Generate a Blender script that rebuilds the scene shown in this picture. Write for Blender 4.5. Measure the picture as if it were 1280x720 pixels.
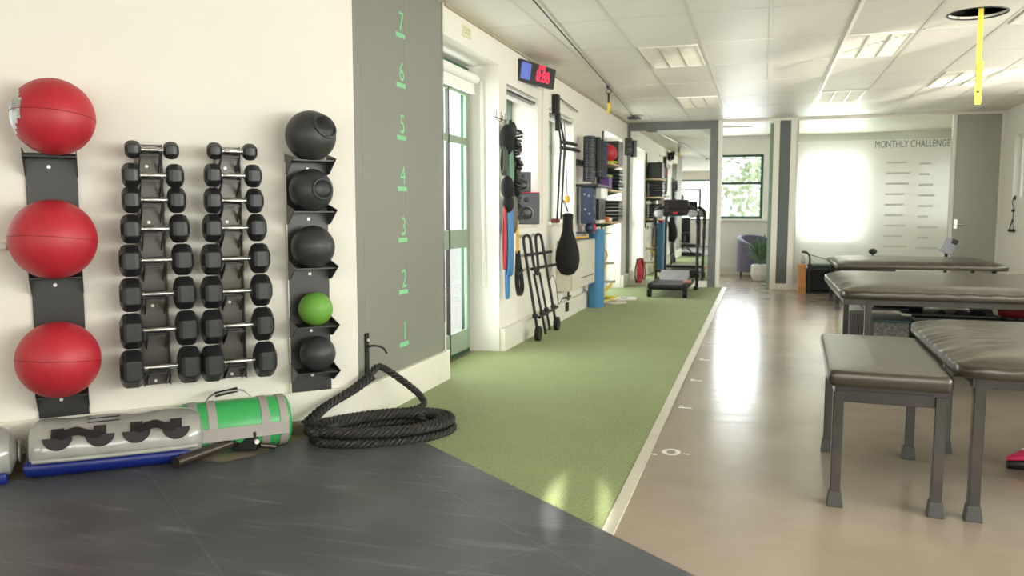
import bpy, bmesh, math, random
from mathutils import Vector, Matrix
random.seed(7)
PI = math.pi
S = bpy.context.scene
CZ_ = 2.63
COL = S.collection
for o in list(bpy.data.objects): bpy.data.objects.remove(o)

# ------------------------------------------------------------ camera
cd = bpy.data.cameras.new('camera'); cam = bpy.data.objects.new('camera', cd); COL.objects.link(cam)
cam.location = (0, 0, 1.2)
cam.rotation_euler = (math.radians(90-5.427), 0, math.radians(17.41))
cd.sensor_width = 36; cd.lens = 28.125; cd.clip_start = .02; cd.clip_end = 200
cd.dof.use_dof = True; cd.dof.focus_distance = 4.2; cd.dof.aperture_fstop = 3.2
S.camera = cam
# ------------------------------------------------------------ sky and light
S.view_settings.view_transform = 'Standard'; S.view_settings.look = 'None'
S.view_settings.gamma = 1; S.view_settings.use_curve_mapping = False
S.view_settings.exposure = 0.0
w = bpy.data.worlds.new('sky'); S.world = w; w.use_nodes = True
bg = w.node_tree.nodes['Background']; bg.inputs[0].default_value = (.93, .97, 1, 1); bg.inputs[1].default_value = 1.7

def daylight(name, loc, target, sx, sy, power, col=(1, .97, .92)):
    l = bpy.data.lights.new(name, 'AREA'); l.shape = 'RECTANGLE'; l.size = sx; l.size_y = sy
    l.energy = power; l.color = col
    o = bpy.data.objects.new(name, l); COL.objects.link(o); o.location = loc
    o.rotation_euler = (Vector(target)-Vector(loc)).to_track_quat('-Z', 'Y').to_euler()
    return o
# skylight coming through the long window bands of the right and the back wall
daylight('daylight_right_near', (3.42, 1.0, 1.55), (0, 1.0, 1.65), 5.6, 1.3, 300)
daylight('daylight_right_far', (3.42, 7.9, 1.55), (0, 7.9, 1.65), 6.2, 1.3, 170)
daylight('daylight_back', (-.9, -3.25, 1.55), (-1.6, 4, 1.9), 6.4, 1.3, 150)
daylight('daylight_left', (-2.62, 7.9, 1.6), (0, 7.9, 1.2), 2.6, 1.2, 45, (.95, .98, 1))
daylight('daylight_door', (-2.62, 5.9, 1.2), (0, 5.9, .9), .9, 2.0, 45, (.93, .98, 1))
daylight('daylight_end_door', (-2.62, 11.8, 1.2), (0, 11.8, .9), 1.0, 2.0, 40, (.95, .98, 1))
daylight('daylight_office', (-.84, 16.35, 1.7), (-.6, 13, .9), 1.5, 1.2, 80, (.93, .97, 1))
daylight('daylight_meeting', (1.2, 16.35, 1.5), (1.3, 13, 1.2), 1.1, 1.7, 105, (1, .99, .93))
# spots added outside the right windows to throw sun-like streaks onto the ceiling
def glint(name, loc, target, cone, power, radius=.06):
    l = bpy.data.lights.new(name, 'SPOT'); l.energy = power; l.spot_size = math.radians(cone); l.spot_blend = .9; l.shadow_soft_size = radius; l.color = (1, .95, .86)
    o = bpy.data.objects.new(name, l); COL.objects.link(o); o.location = loc
    o.rotation_euler = (Vector(target)-Vector(loc)).to_track_quat('-Z', 'Y').to_euler(); return o
glint('streak_spot_long', (6.5, -.6, .2), (.35, 8.6, CZ_), 7.5, 8500)
glint('streak_spot_left', (5.0, -3.8, .5), (-.75, 8.3, CZ_), 4.5, 8000)
glint('streak_spot_right', (4.6, 2.6, .4), (1.95, 10.6, CZ_), 8, 8000)

glint('sun_patch', (1.0, -6, 3.2), (-.70, 3.12, 0), 1.9, 36000, .02)
# ------------------------------------------------------------ materials
def lin(c):
    return tuple(((x/255)/12.92 if x/255 <= .04045 else ((x/255+.055)/1.055)**2.4) for x in c)+(1,)
MATS = {}
def mat(name, rgb, rough=.5, metal=0, var=.06, scale=8, bump=0, bscale=60, spec=.5, emit=0, sheen=0, coat=0, dist=.002):
    if name in MATS: return MATS[name]
    m = bpy.data.materials.new(name); m.use_nodes = True; nt = m.node_tree; N = nt.nodes; L = nt.links
    p = N['Principled BSDF']; c = lin(rgb)
    tc = N.new('ShaderNodeTexCoord')
    no = N.new('ShaderNodeTexNoise'); no.inputs['Scale'].default_value = scale; no.inputs['Detail'].default_value = 4
    L.new(tc.outputs['Object'], no.inputs['Vector'])
    rp = N.new('ShaderNodeValToRGB')
    rp.color_ramp.elements[0].color = tuple(x*(1-var) for x in c[:3])+(1,); rp.color_ramp.elements[0].position = .3
    rp.color_ramp.elements[1].color = tuple(min(1, x*(1+var)) for x in c[:3])+(1,); rp.color_ramp.elements[1].position = .7
    L.new(no.outputs['Fac'], rp.inputs[0]); L.new(rp.outputs[0], p.inputs['Base Color'])
    p.inputs['Roughness'].default_value = rough; p.inputs['Metallic'].default_value = metal
    p.inputs['Specular IOR Level'].default_value = spec
    if coat: p.inputs['Coat Weight'].default_value = coat; p.inputs['Coat Roughness'].default_value = .22
    if sheen: p.inputs['Sheen Weight'].default_value = sheen
    if bump:
        n2 = N.new('ShaderNodeTexNoise'); n2.inputs['Scale'].default_value = bscale; n2.inputs['Detail'].default_value = 3
        L.new(tc.outputs['Object'], n2.inputs['Vector'])
        b = N.new('ShaderNodeBump'); b.inputs['Strength'].default_value = bump; b.inputs['Distance'].default_value = dist
        L.new(n2.outputs['Fac'], b.inputs['Height']); L.new(b.outputs[0], p.inputs['Normal'])
    if emit:
        p.inputs['Emission Color'].default_value = c; p.inputs['Emission Strength'].default_value = emit
    MATS[name] = m
    return m

def glass_mat(name, tint=(1, 1, 1), refl=.08):
    m = bpy.data.materials.new(name); m.use_nodes = True; N = m.node_tree.nodes; L = m.node_tree.links
    N.remove(N['Principled BSDF']); out = N['Material Output']
    t = N.new('ShaderNodeBsdfTransparent'); t.inputs[0].default_value = tint+(1,)
    g = N.new('ShaderNodeBsdfGlossy'); g.inputs['Roughness'].default_value = .02
    fr = N.new('ShaderNodeFresnel'); fr.inputs[0].default_value = 1.45
    mx = N.new('ShaderNodeMixShader')
    ge = N.new('ShaderNodeNewGeometry'); sb = N.new('ShaderNodeMath'); sb.operation = 'SUBTRACT'; sb.inputs[0].default_value = 1
    ml = N.new('ShaderNodeMath'); ml.operation = 'MULTIPLY'
    L.new(ge.outputs['Backfacing'], sb.inputs[1]); L.new(sb.outputs[0], ml.inputs[0]); L.new(fr.outputs[0], ml.inputs[1])
    L.new(ml.outputs[0], mx.inputs[0]); L.new(t.outputs[0], mx.inputs[1]); L.new(g.outputs[0], mx.inputs[2]); L.new(mx.outputs[0], out.inputs[0])
    return m
def frost_mat():
    m = bpy.data.materials.new('frosted_film'); m.use_nodes = True; N = m.node_tree.nodes; L = m.node_tree.links
    N.remove(N['Principled BSDF']); out = N['Material Output']
    r = N.new('ShaderNodeBsdfRefraction'); r.inputs['Roughness'].default_value = .5; r.inputs['IOR'].default_value = 1.25
    r.inputs[0].default_value = (.97, .98, .95, 1)
    t = N.new('ShaderNodeBsdfTranslucent'); t.inputs[0].default_value = (.86, .87, .82, 1)
    d = N.new('ShaderNodeBsdfDiffuse'); d.inputs[0].default_value = (.62, .63, .58, 1)
    g = N.new('ShaderNodeBsdfGlossy'); g.inputs['Roughness'].default_value = .12
    m1 = N.new('ShaderNodeMixShader'); m1.inputs[0].default_value = .35
    m2 = N.new('ShaderNodeMixShader'); m2.inputs[0].default_value = .4
    m3 = N.new('ShaderNodeMixShader'); m3.inputs[0].default_value = .08
    L.new(r.outputs[0], m1.inputs[1]); L.new(t.outputs[0], m1.inputs[2]); L.new(m1.outputs[0], m2.inputs[1]); L.new(d.outputs[0], m2.inputs[2])
    L.new(m2.outputs[0], m3.inputs[1]); L.new(g.outputs[0], m3.inputs[2]); L.new(m3.outputs[0], out.inputs[0])
    return m

def floor_mat():
    m = bpy.data.materials.new('polished_floor'); m.use_nodes = True; N = m.node_tree.nodes; L = m.node_tree.links
    p = N['Principled BSDF']; tc = N.new('ShaderNodeTexCoord')
    n = N.new('ShaderNodeTexNoise'); n.inputs['Scale'].default_value = .9; n.inputs['Detail'].default_value = 8; n.inputs['Roughness'].default_value = .6
    L.new(tc.outputs['Object'], n.inputs['Vector'])
    r = N.new('ShaderNodeValToRGB'); r.color_ramp.elements[0].color = lin((150, 136, 118)); r.color_ramp.elements[1].color = lin((170, 156, 137))
    r.color_ramp.elements[0].position = .35; r.color_ramp.elements[1].position = .65
    L.new(n.outputs['Fac'], r.inputs[0]); L.new(r.outputs[0], p.inputs['Base Color'])
    n2 = N.new('ShaderNodeTexNoise'); n2.inputs['Scale'].default_value = 2.2; n2.inputs['Detail'].default_value = 5
    L.new(tc.outputs['Object'], n2.inputs['Vector'])
    mr = N.new('ShaderNodeMapRange'); mr.inputs['To Min'].default_value = .19; mr.inputs['To Max'].default_value = .25
    L.new(n2.outputs['Fac'], mr.inputs['Value']); L.new(mr.outputs[0], p.inputs['Roughness'])
    mp = N.new('ShaderNodeMapping'); mp.inputs['Scale'].default_value = (1, 6, 1)
    n3 = N.new('ShaderNodeTexNoise'); n3.inputs['Scale'].default_value = 1.5
    L.new(tc.outputs['Object'], mp.inputs[0]); L.new(mp.outputs[0], n3.inputs['Vector'])
    b = N.new('ShaderNodeBump'); b.inputs['Strength'].default_value = .12; b.inputs['Distance'].default_value = .01
    L.new(n3.outputs['Fac'], b.inputs['Height']); L.new(b.outputs[0], p.inputs['Normal'])
    p.inputs['Specular IOR Level'].default_value = .75
    return m

def turf_mat():
    m = mat('green_turf', (136, 150, 80), rough=.75, var=.06, scale=2.5, bump=.9, bscale=260, dist=.006, sheen=.25, spec=.35)
    N = m.node_tree.nodes; L = m.node_tree.links; p = N['Principled BSDF']
    tc = N['Texture Coordinate']; f = N.new('ShaderNodeTexNoise'); f.inputs['Scale'].default_value = 170; f.inputs['Detail'].default_value = 2
    L.new(tc.outputs['Object'], f.inputs['Vector'])
    mx = N.new('ShaderNodeMixRGB'); mx.blend_type = 'MULTIPLY'; mx.inputs[0].default_value = 1
    r2 = N.new('ShaderNodeValToRGB'); r2.color_ramp.elements[0].color = (.72, .72, .72, 1); r2.color_ramp.elements[1].color = (1.25, 1.25, 1.25, 1)
    r2.color_ramp.elements[0].position = .35; r2.color_ramp.elements[1].position = .65
    L.new(f.outputs['Fac'], r2.inputs[0])
    old = p.inputs['Base Color'].links[0].from_socket
    L.new(old, mx.inputs[1]); L.new(r2.outputs[0], mx.inputs[2]); L.new(mx.outputs[0], p.inputs['Base Color'])
    return m

def rubber_floor_mat():
    m = mat('black_rubber_floor', (82, 83, 87), rough=.4, var=.22, scale=3, bump=.5, bscale=120, dist=.003, spec=.45)
    N = m.node_tree.nodes; L = m.node_tree.links; p = N['Principled BSDF']; tc = N['Texture Coordinate']
    # faint scuffs
    mp = N.new('ShaderNodeMapping'); mp.inputs['Rotation'].default_value = (0, 0, .5); mp.inputs['Scale'].default_value = (1, 9, 1)
    sc = N.new('ShaderNodeTexNoise'); sc.inputs['Scale'].default_value = 2.2; sc.inputs['Detail'].default_value = 7
    L.new(tc.outputs['Object'], mp.inputs[0]); L.new(mp.outputs[0], sc.inputs['Vector'])
    rr = N.new('ShaderNodeValToRGB'); rr.color_ramp.elements[0].position = .57; rr.color_ramp.elements[0].color = (0, 0, 0, 1)
    rr.color_ramp.elements[1].position = .8; rr.color_ramp.elements[1].color = (.11, .11, .105, 1)
    L.new(sc.outputs['Fac'], rr.inputs[0])
    # tile joints, 1 m squares turned with the edge
    mp2 = N.new('ShaderNodeMapping'); mp2.inputs['Rotation'].default_value = (0, 0, math.radians(38)); mp2.inputs['Location'].default_value = (.2, .35, 0)
    br = N.new('ShaderNodeTexBrick'); br.offset = 0; br.inputs['Scale'].default_value = 1; br.inputs['Mortar Size'].default_value = .004
    br.inputs['Brick Width'].default_value = 1; br.inputs['Row Height'].default_value = 1
    br.inputs['Color1'].default_value = br.inputs['Color2'].default_value = (0, 0, 0, 1); br.inputs['Mortar'].default_value = (.03, .03, .029, 1)
    L.new(tc.outputs['Object'], mp2.inputs[0]); L.new(mp2.outputs[0], br.inputs['Vector'])
    old = p.inputs['Base Color'].links[0].from_socket
    a1 = N.new('ShaderNodeMixRGB'); a1.blend_type = 'ADD'; a1.inputs[0].default_value = 1
    a2 = N.new('ShaderNodeMixRGB'); a2.blend_type = 'ADD'; a2.inputs[0].default_value = 1
    L.new(old, a1.inputs[1]); L.new(rr.outputs[0], a1.inputs[2]); L.new(a1.outputs[0], a2.inputs[1]); L.new(br.outputs['Color'], a2.inputs[2])
    L.new(a2.outputs[0], p.inputs['Base Color'])
    return m

M = dict(
 wall=mat('cream_wall_paint', (234, 229, 217), .7, var=.015, scale=1.5, bump=.1, bscale=90),
 grey=mat('grey_wall_paint', (134, 133, 124), .42, var=.04, scale=1.2),
 skirt=mat('white_skirting_paint', (232, 228, 214), .45, var=.03, scale=3),
 taupe=mat('taupe_strip', (128, 116, 102), .5),
 ceil=mat('ceiling_tile', (220, 214, 202), .45, var=.02, scale=3, bump=.25, bscale=200, spec=.35),
 grid=mat('ceiling_grid', (206, 200, 188), .35, var=.01),
 gridw=mat('grid_highlight_white', (245, 240, 228), .3),  # white of the painted highlight on one ceiling grid bar
 green=mat('green_window_paint', (28, 72, 48), .35),
 greenp=mat('grey_green_rail_paint', (138, 156, 132), .4),
 white=mat('white_paint', (236, 234, 226), .4, var=.02),
 blind=mat('white_blind', (240, 238, 232), .6, var=.02),
 floor=floor_mat(), turf=turf_mat(), rubberfloor=rubber_floor_mat(),
 strip=mat('pale_edging', (214, 208, 192), .4),
 black=mat('black_plastic', (24, 24, 25), .45),
 rubber=mat('black_rubber', (33, 34, 35), .55, bump=.3, bscale=140),
 rackm=mat('dark_powder_coat', (46, 45, 43), .35, var=.08, scale=5),
 chrome=mat('brushed_chrome', (205, 204, 200), .22, metal=1),
 steel=mat('grey_steel_tube', (80, 77, 74), .28, metal=.8, var=.1, scale=12),
 foot=mat('grey_rubber_foot', (74, 73, 71), .6),
 leather=mat('black_leatherette', (40, 36, 30), .3, var=.12, scale=4, bump=.3, bscale=40, spec=.9, coat=.25),
 leatherw=mat('pale_worn_edge', (196, 186, 150), .4),
 red=mat('red_rubber', (182, 38, 50), .45, var=.06, spec=.5),
 silver=mat('silver_print', (190, 190, 186), .25, metal=.6, var=.35, scale=18),
 medball=mat('charcoal_rubber', (50, 51, 52), .45, bump=.3, bscale=160),
 gball=mat('lime_green_rubber', (104, 158, 58), .5, bump=.6, bscale=90),
 hexm=mat('black_urethane', (38, 39, 40), .38, var=.1, bump=.1),
 screw=mat('bright_screw', (235, 230, 220), .3, metal=.3),
 mint=mat('mint_green_paint', (132, 206, 150), .5, var=.05),
 rope=mat('black_rope_fibre', (40, 38, 35), .6, var=.2, scale=40, bump=.4, bscale=300),
 gbag=mat('green_vinyl', (62, 168, 92), .35, var=.06, bump=.15, bscale=30),
 gtape=mat('grey_webbing', (158, 152, 146), .55, var=.05),
 clear=mat('clear_grey_vinyl', (156, 156, 149), .14, var=.22, scale=6, spec=.7, coat=.6),
 bluew=mat('blue_vinyl', (14, 34, 112), .3, var=.12),
 darkweb=mat('dark_brown_webbing', (44, 38, 38), .7),
 mirror=mat('mirror_glass', (238, 242, 238), .01, metal=1, var=.0),
 frame=mat('grey_frame_paint', (112, 113, 110), .4),
 panel=mat('dark_grey_panel', (92, 97, 93), .4),
 door=mat('stone_grey_door', (168, 166, 154), .4, var=.02),
 glass=glass_mat('window_glass', (.97, .99, .98)), glass2=glass_mat('partition_glass', (.86, .9, .87)), frost=frost_mat(),
 txt=mat('grey_green_lettering', (112, 126, 108), .6), txtf=mat('faint_lettering', (196, 200, 188), .6),
 wood=mat('warm_wood', (196, 132, 70), .45, var=.15, scale=20), shelfw=mat('pale_birch_ply', (214, 182, 138), .5, var=.1, scale=16),
 purple=mat('purple_card', (110, 74, 140), .5), lime=mat('lime_plastic', (190, 210, 50), .5), orange=mat('orange_plastic', (210, 110, 40), .5),
 navy=mat('navy_foam', (46, 58, 84), .5, var=.15), foam=mat('dark_foam', (40, 44, 48), .3, var=.2, bump=.8, bscale=70, dist=.004),
 bfoam=mat('blue_foam', (70, 132, 178), .6, var=.04), yellow=mat('yellow_webbing', (240, 214, 60), .6), yel2=mat('amber_rubber', (226, 170, 48), .5),
 yhose=mat('yellow_hose', (226, 206, 52), .4), blue=mat('blue_latex', (52, 120, 168), .45), redl=mat('red_latex', (180, 38, 48), .45),
 gband=mat('sage_latex', (96, 140, 112), .5), dgband=mat('dark_olive_latex', (52, 62, 48), .5), gband2=mat('grey_latex', (88, 86, 76), .5),
 box=mat('cream_metal_casing', (214, 208, 190), .4, var=.02), spk=mat('charcoal_speaker', (62, 66, 70), .4), cone=mat('black_cone', (20, 20, 22), .3),
 pink=mat('pink_mesh', (214, 46, 92), .6), led=mat('red_led', (255, 40, 80), .4, emit=1.3), ledblue=mat('blue_display', (96, 112, 200), .3, emit=.25),
 arm=mat('lilac_grey_fabric', (110, 106, 132), .8, sheen=.3), leaf=mat('dusty_green_leaf', (96, 128, 92), .4, var=.25, scale=9), soil=mat('dark_soil', (50, 40, 30), .9),
 plate=mat('louvre_white', (226, 222, 210), .3, var=.02), lamp=mat('lamp_diffuser', (240, 234, 218), .4, emit=.25),
 outside=mat('outside_foliage', (214, 226, 190), .8, var=.3, scale=3), paving=mat('outside_paving', (200, 198, 190), .8),
 dkred=mat('dark_red_fabric', (112, 12, 22), .6), cream=mat('cream_piping', (214, 206, 190), .6), grate=mat('ribbed_grey_plastic', (120, 118, 112), .4, var=.15, scale=60),
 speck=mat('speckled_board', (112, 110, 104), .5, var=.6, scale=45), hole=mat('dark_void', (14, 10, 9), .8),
)

M['leather'].node_tree.nodes['Principled BSDF'].inputs['Specular Tint'].default_value = (1, .93, .82, 1)
M['leather'].node_tree.nodes['Principled BSDF'].inputs['Coat Tint'].default_value = (1, .93, .82, 1)
# ------------------------------------------------------------ helpers
class MB:
    def __init__(s): s.b = bmesh.new()
    def _xf(s, vs, Mx): bmesh.ops.transform(s.b, matrix=Mx, verts=vs); return s
    def box(s, c, size, rot=(0, 0, 0), bev=0):
        r = bmesh.ops.create_cube(s.b, size=1); vs = r['verts']
        bmesh.ops.scale(s.b, vec=size, verts=vs)
        if bev:
            es = list({e for v in vs for e in v.link_edges})
            rr = bmesh.ops.bevel(s.b, geom=es, offset=bev, segments=3, profile=.5, affect='EDGES')
            vs = list({v for f in rr['faces'] for v in f.verts} | {v for v in vs if v.is_valid})
        from mathutils import Euler
        s._xf(vs, Matrix.Translation(c) @ Euler(rot).to_matrix().to_4x4()); return s
    def b2(s, p, q, bev=0):
        return s.box([(a+b)/2 for a, b in zip(p, q)], [abs(b-a) for a, b in zip(p, q)], bev=bev)
    def cyl(s, p, q, r, r2=None, n=20, caps=True):
        p = Vector(p); q = Vector(q); d = q-p
        rr = bmesh.ops.create_cone(s.b, cap_ends=caps, segments=n, radius1=r, radius2=r if r2 is None else r2, depth=d.length)
        s._xf(rr['verts'], Matrix.Translation((p+q)/2) @ d.to_track_quat('Z', 'Y').to_matrix().to_4x4()); return s
    def ball(s, c, r, sc=(1, 1, 1), rot=None, n=32):
        rr = bmesh.ops.create_uvsphere(s.b, u_segments=n, v_segments=n//2, radius=r)
        Mx = Matrix.Translation(c) @ (rot.to_matrix().to_4x4() if rot else Matrix()) @ Matrix.Diagonal((*sc, 1))
        s._xf(rr['verts'], Mx); return s
    def tube(s, pts, r, n=10, closed=False, flat=None):
        """sweep a circle (or an ellipse 'flat'=(a,b)) along points"""
        pts = [Vector(p) for p in pts]; rings = []; m = len(pts)
        up = None
        for i, p in enumerate(pts):
            if closed: t = pts[(i+1) % m]-pts[i-1]
            else: t = pts[min(i+1, m-1)]-pts[max(i-1, 0)]
            t.normalize()
            if up is None:
                up = Vector((0, 0, 1)) if abs(t.z) < .9 else Vector((1, 0, 0))
            x = t.cross(up); x.normalize(); up = x.cross(t); up.normalize()
            ra = r[i] if isinstance(r, (list, tuple)) else r
            a, b = (flat if flat else (ra, ra))
            rings.append([s.b.verts.new(p+x*math.cos(2*PI*k/n)*a+up*math.sin(2*PI*k/n)*b) for k in range(n)])
        rng = range(m) if closed else range(m-1)
        for i in rng:
            A = rings[i]; B = rings[(i+1) % m]
            for k in range(n): s.b.faces.new((A[k], A[(k+1) % n], B[(k+1) % n], B[k]))
        if not closed:
            s.b.faces.new(rings[0][::-1]); s.b.faces.new(rings[-1])
        return s
    def strap(s, pts, wdir, w, t=.003):
        """flat ribbon of width w along wdir, thickness t"""
        pts = [Vector(p) for p in pts]; wd = Vector(wdir).normalized(); rings = []
        for i, p in enumerate(pts):
            tg = (pts[min(i+1, len(pts)-1)]-pts[max(i-1, 0)]).normalized(); nn = tg.cross(wd).normalized()
            rings.append([s.b.verts.new(p+wd*a*w/2+nn*b*t/2) for a, b in ((-1, -1), (1, -1), (1, 1), (-1, 1))])
        for A, B in zip(rings, rings[1:]):
            for k in range(4): s.b.faces.new((A[k], A[(k+1) % 4], B[(k+1) % 4], B[k]))
        s.b.faces.new(rings[0][::-1]); s.b.faces.new(rings[-1]); return s
    def lathe(s, prof, c=(0, 0, 0), n=28, axis='Z'):
        rings = []
        for r, z in prof:
            ring = []
            for k in range(n):
                a = 2*PI*k/n; v = (r*math.cos(a), r*math.sin(a), z)
                if axis == 'X': v = (z, r*math.cos(a), r*math.sin(a))
                if axis == 'Y': v = (r*math.cos(a), z, r*math.sin(a))
                ring.append(s.b.verts.new(Vector(v)+Vector(c)))
            rings.append(ring)
        for A, B in zip(rings, rings[1:]):
            for k in range(n): s.b.faces.new((A[k], A[(k+1) % n], B[(k+1) % n], B[k]))
        s.b.faces.new(rings[0][::-1]); s.b.faces.new(rings[-1]); return s
    def prism(s, poly, a, b, axis='Z'):
        """polygon (u,v) extruded from a to b along axis"""
        def P(u, v, t):
            return {'Z': (u, v, t), 'Y': (u, t, v), 'X': (t, u, v)}[axis]
        A = [s.b.verts.new(P(u, v, a)) for u, v in poly]; B = [s.b.verts.new(P(u, v, b)) for u, v in poly]
        n = len(poly)
        for k in range(n): s.b.faces.new((A[k], A[(k+1) % n], B[(k+1) % n], B[k]))
        s.b.faces.new(A[::-1]); s.b.faces.new(B); return s
    def build(s, name, m, parent=None, smooth=False, bev=0, seg=2):
        bmesh.ops.recalc_face_normals(s.b, faces=s.b.faces[:])
        me = bpy.data.meshes.new(name); s.b.to_mesh(me); s.b.free()
        me.materials.append(m)
        if smooth:
            for p in me.polygons: p.use_smooth = True
            me.set_sharp_from_angle(angle=math.radians(38))
        o = bpy.data.objects.new(name, me); COL.objects.link(o)
        if parent: o.parent = parent
        if bev:
            md = o.modifiers.new('bevel', 'BEVEL'); md.width = bev; md.segments = seg; md.limit_method = 'ANGLE'
        return o
def tag(o, label, cat, group=None, kind=None):
    o['label'] = label; o['category'] = cat
    if group: o['group'] = group
    if kind: o['kind'] = kind
    return o
def thing(name, label, cat, loc=(0, 0, 0), rz=0, group=None, rot=None):
    o = bpy.data.objects.new(name, None); COL.objects.link(o); o.location = loc; o.rotation_euler = rot or (0, 0, rz)
    o.empty_display_size = .1
    return tag(o, label, cat, group)
def struct(o): o['kind'] = 'structure'; return o
def dup(root, loc=None, rz=None, label=None):
    r = root.copy(); COL.objects.link(r)
    if loc: r.location = loc
    if rz is not None: r.rotation_euler = (0, 0, rz)
    if label: r['label'] = label
    for ch in [c for c in bpy.data.objects if c.parent == root]:
        c = ch.copy(); COL.objects.link(c); c.parent = r
        for g in [g for g in bpy.data.objects if g.parent == ch]:
            d = g.copy(); COL.objects.link(d); d.parent = c
    return r
def text(name, s, size, loc, rot, m, parent=None, depth=.001, ax='CENTER', sx=1):
    cu = bpy.data.curves.new(name, 'FONT'); cu.body = s; cu.size = size; cu.extrude = depth; cu.align_x = ax; cu.align_y = 'CENTER'
    t = bpy.data.objects.new(name+'_c', cu); COL.objects.link(t)
    bpy.context.view_layer.update()
    me = bpy.data.meshes.new_from_object(t.evaluated_get(bpy.context.evaluated_depsgraph_get())); me.name = name
    bpy.data.objects.remove(t)
    me.materials.clear(); me.materials.append(m)
    for v in me.vertices: v.co.x *= sx
    o = bpy.data.objects.new(name, me); COL.objects.link(o); o.location = loc; o.rotation_euler = rot
    if parent: o.parent = parent
    return o
def arc(c, r, a0, a1, n, u, v):
    c = Vector(c); u = Vector(u); v = Vector(v)
    return [c+u*math.cos(a0+(a1-a0)*i/n)*r+v*math.sin(a0+(a1-a0)*i/n)*r for i in range(n+1)]
def smooth_path(pts, k=8):
    pts = [Vector(p) for p in pts]; out = []
    P = [pts[0]]+pts+[pts[-1]]
    for i in range(1, len(P)-2):
        for j in range(k):
            t = j/k; a, b, c, d = P[i-1], P[i], P[i+1], P[i+2]
            out.append(.5*((2*b)+(-a+c)*t+(2*a-5*b+4*c-d)*t*t+(-a+3*b-3*c+d)*t*t*t))
    out.append(pts[-1]); return out
def wall(name, o0, ang, length, z0, z1, th, holes, m):
    """wall whose room face starts at o0 and runs along angle ang; body lies to the +local-y side"""
    mb = MB(); cuts = sorted({0, length}|{h[0] for h in holes}|{h[1] for h in holes})
    for a, b in zip(cuts, cuts[1:]):
        hs = sorted([(h[2], h[3]) for h in holes if h[0] <= a+1e-6 and h[1] >= b-1e-6]); z = z0
        for p, q in hs:
            if p > z+1e-6: mb.b2((a, 0, z), (b, th, p))
            z = q
        if z < z1-1e-6: mb.b2((a, 0, z), (b, th, z1))
    bmesh.ops.remove_doubles(mb.b, verts=mb.b.verts[:], dist=1e-5)
    o = mb.build(name, m); o.location = o0; o.rotation_euler = (0, 0, ang); return struct(o)

CZ = 2.63
XL = -2.14
# ============================================================ SETTING
struct(MB().b2((-5.2, -3.2, -.15), (3.6, 16.4, 0)).build('floor', M['floor']))
# ceiling with the round opening
hx, hy, hr = 1.435, 6.68, .19
cb = MB(); X0, X1, Y0, Y1 = -5.2, 3.6, -3.2, 16.4
hx0, hx1, hy0, hy1 = 1.14, 1.705, 6.06, 7.13
for p, q in (((X0, Y0), (X1, 5.0)), ((-2.5, 5.0), (X1, hy0)), ((-2.5, hy1), (X1, Y1)), ((-2.5, hy0), (hx0, hy1)), ((hx1, hy0), (X1, hy1))):
    cb.b2((p[0], p[1], CZ), (q[0], q[1], CZ+.02))
NC = 48; ci = []; co_ = []
for k in range(NC):
    a = 2*PI*k/NC; c, s_ = math.cos(a), math.sin(a)
    ex = (hx1-hx if c > 0 else hx-hx0)/max(abs(c), 1e-6); ey = (hy1-hy if s_ > 0 else hy-hy0)/max(abs(s_), 1e-6); e = min(ex, ey)
    ci.append(cb.b.verts.new((hx+c*hr, hy+s_*hr, CZ))); co_.append(cb.b.verts.new((hx+c*e, hy+s_*e, CZ)))
ct = [cb.b.verts.new(v.co+Vector((0, 0, .02))) for v in ci]
for k in range(NC):
    j = (k+1) % NC; cb.b.faces.new((ci[k], ci[j], co_[j], co_[k])); cb.b.faces.new((ci[k], ci[j], ct[j], ct[k]))
struct(cb.build('ceiling', M['ceil']))
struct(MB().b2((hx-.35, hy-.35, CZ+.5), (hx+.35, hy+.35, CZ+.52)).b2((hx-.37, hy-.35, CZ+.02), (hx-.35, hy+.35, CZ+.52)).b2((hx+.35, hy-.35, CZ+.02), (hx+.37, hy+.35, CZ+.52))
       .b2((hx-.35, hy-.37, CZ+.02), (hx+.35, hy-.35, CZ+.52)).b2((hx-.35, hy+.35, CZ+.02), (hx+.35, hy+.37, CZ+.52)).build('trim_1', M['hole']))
struct(MB().lathe([(hr-.002, CZ-.006), (hr+.012, CZ-.006), (hr+.012, CZ), (hr-.002, CZ)], c=(hx, hy, 0), n=48).build('trim_2', M['black']))
# remove the caps of that ring by rebuilding it as an open torus
o = bpy.data.objects['trim_2']; bpy.data.objects.remove(o)
struct(MB().tube([(hx+math.cos(2*PI*k/48)*(hr+.004), hy+math.sin(2*PI*k/48)*(hr+.004), CZ-.001) for k in range(48)], .006, closed=True, n=8).build('trim_2', M['black']))
# T-bar grid
gb = MB()
GX = [-1.685, -1.12, -.555, .01, .575, 1.14, 1.705, 2.27, 2.835]; GY = [-1.43, -.36, .71, 1.78, 2.85, 3.92, 4.99, 6.06, 7.13, 8.2, 9.27, 10.34, 11.41, 12.48]
for x in GX: gb.b2((x-.012, -3.0, CZ-.003), (x+.012, 13.1, CZ))
for y in GY: gb.b2((XL, y-.008, CZ-.0015), (3.23, y+.008, CZ))
struct(gb.build('trim_3', M['grid']))

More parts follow.
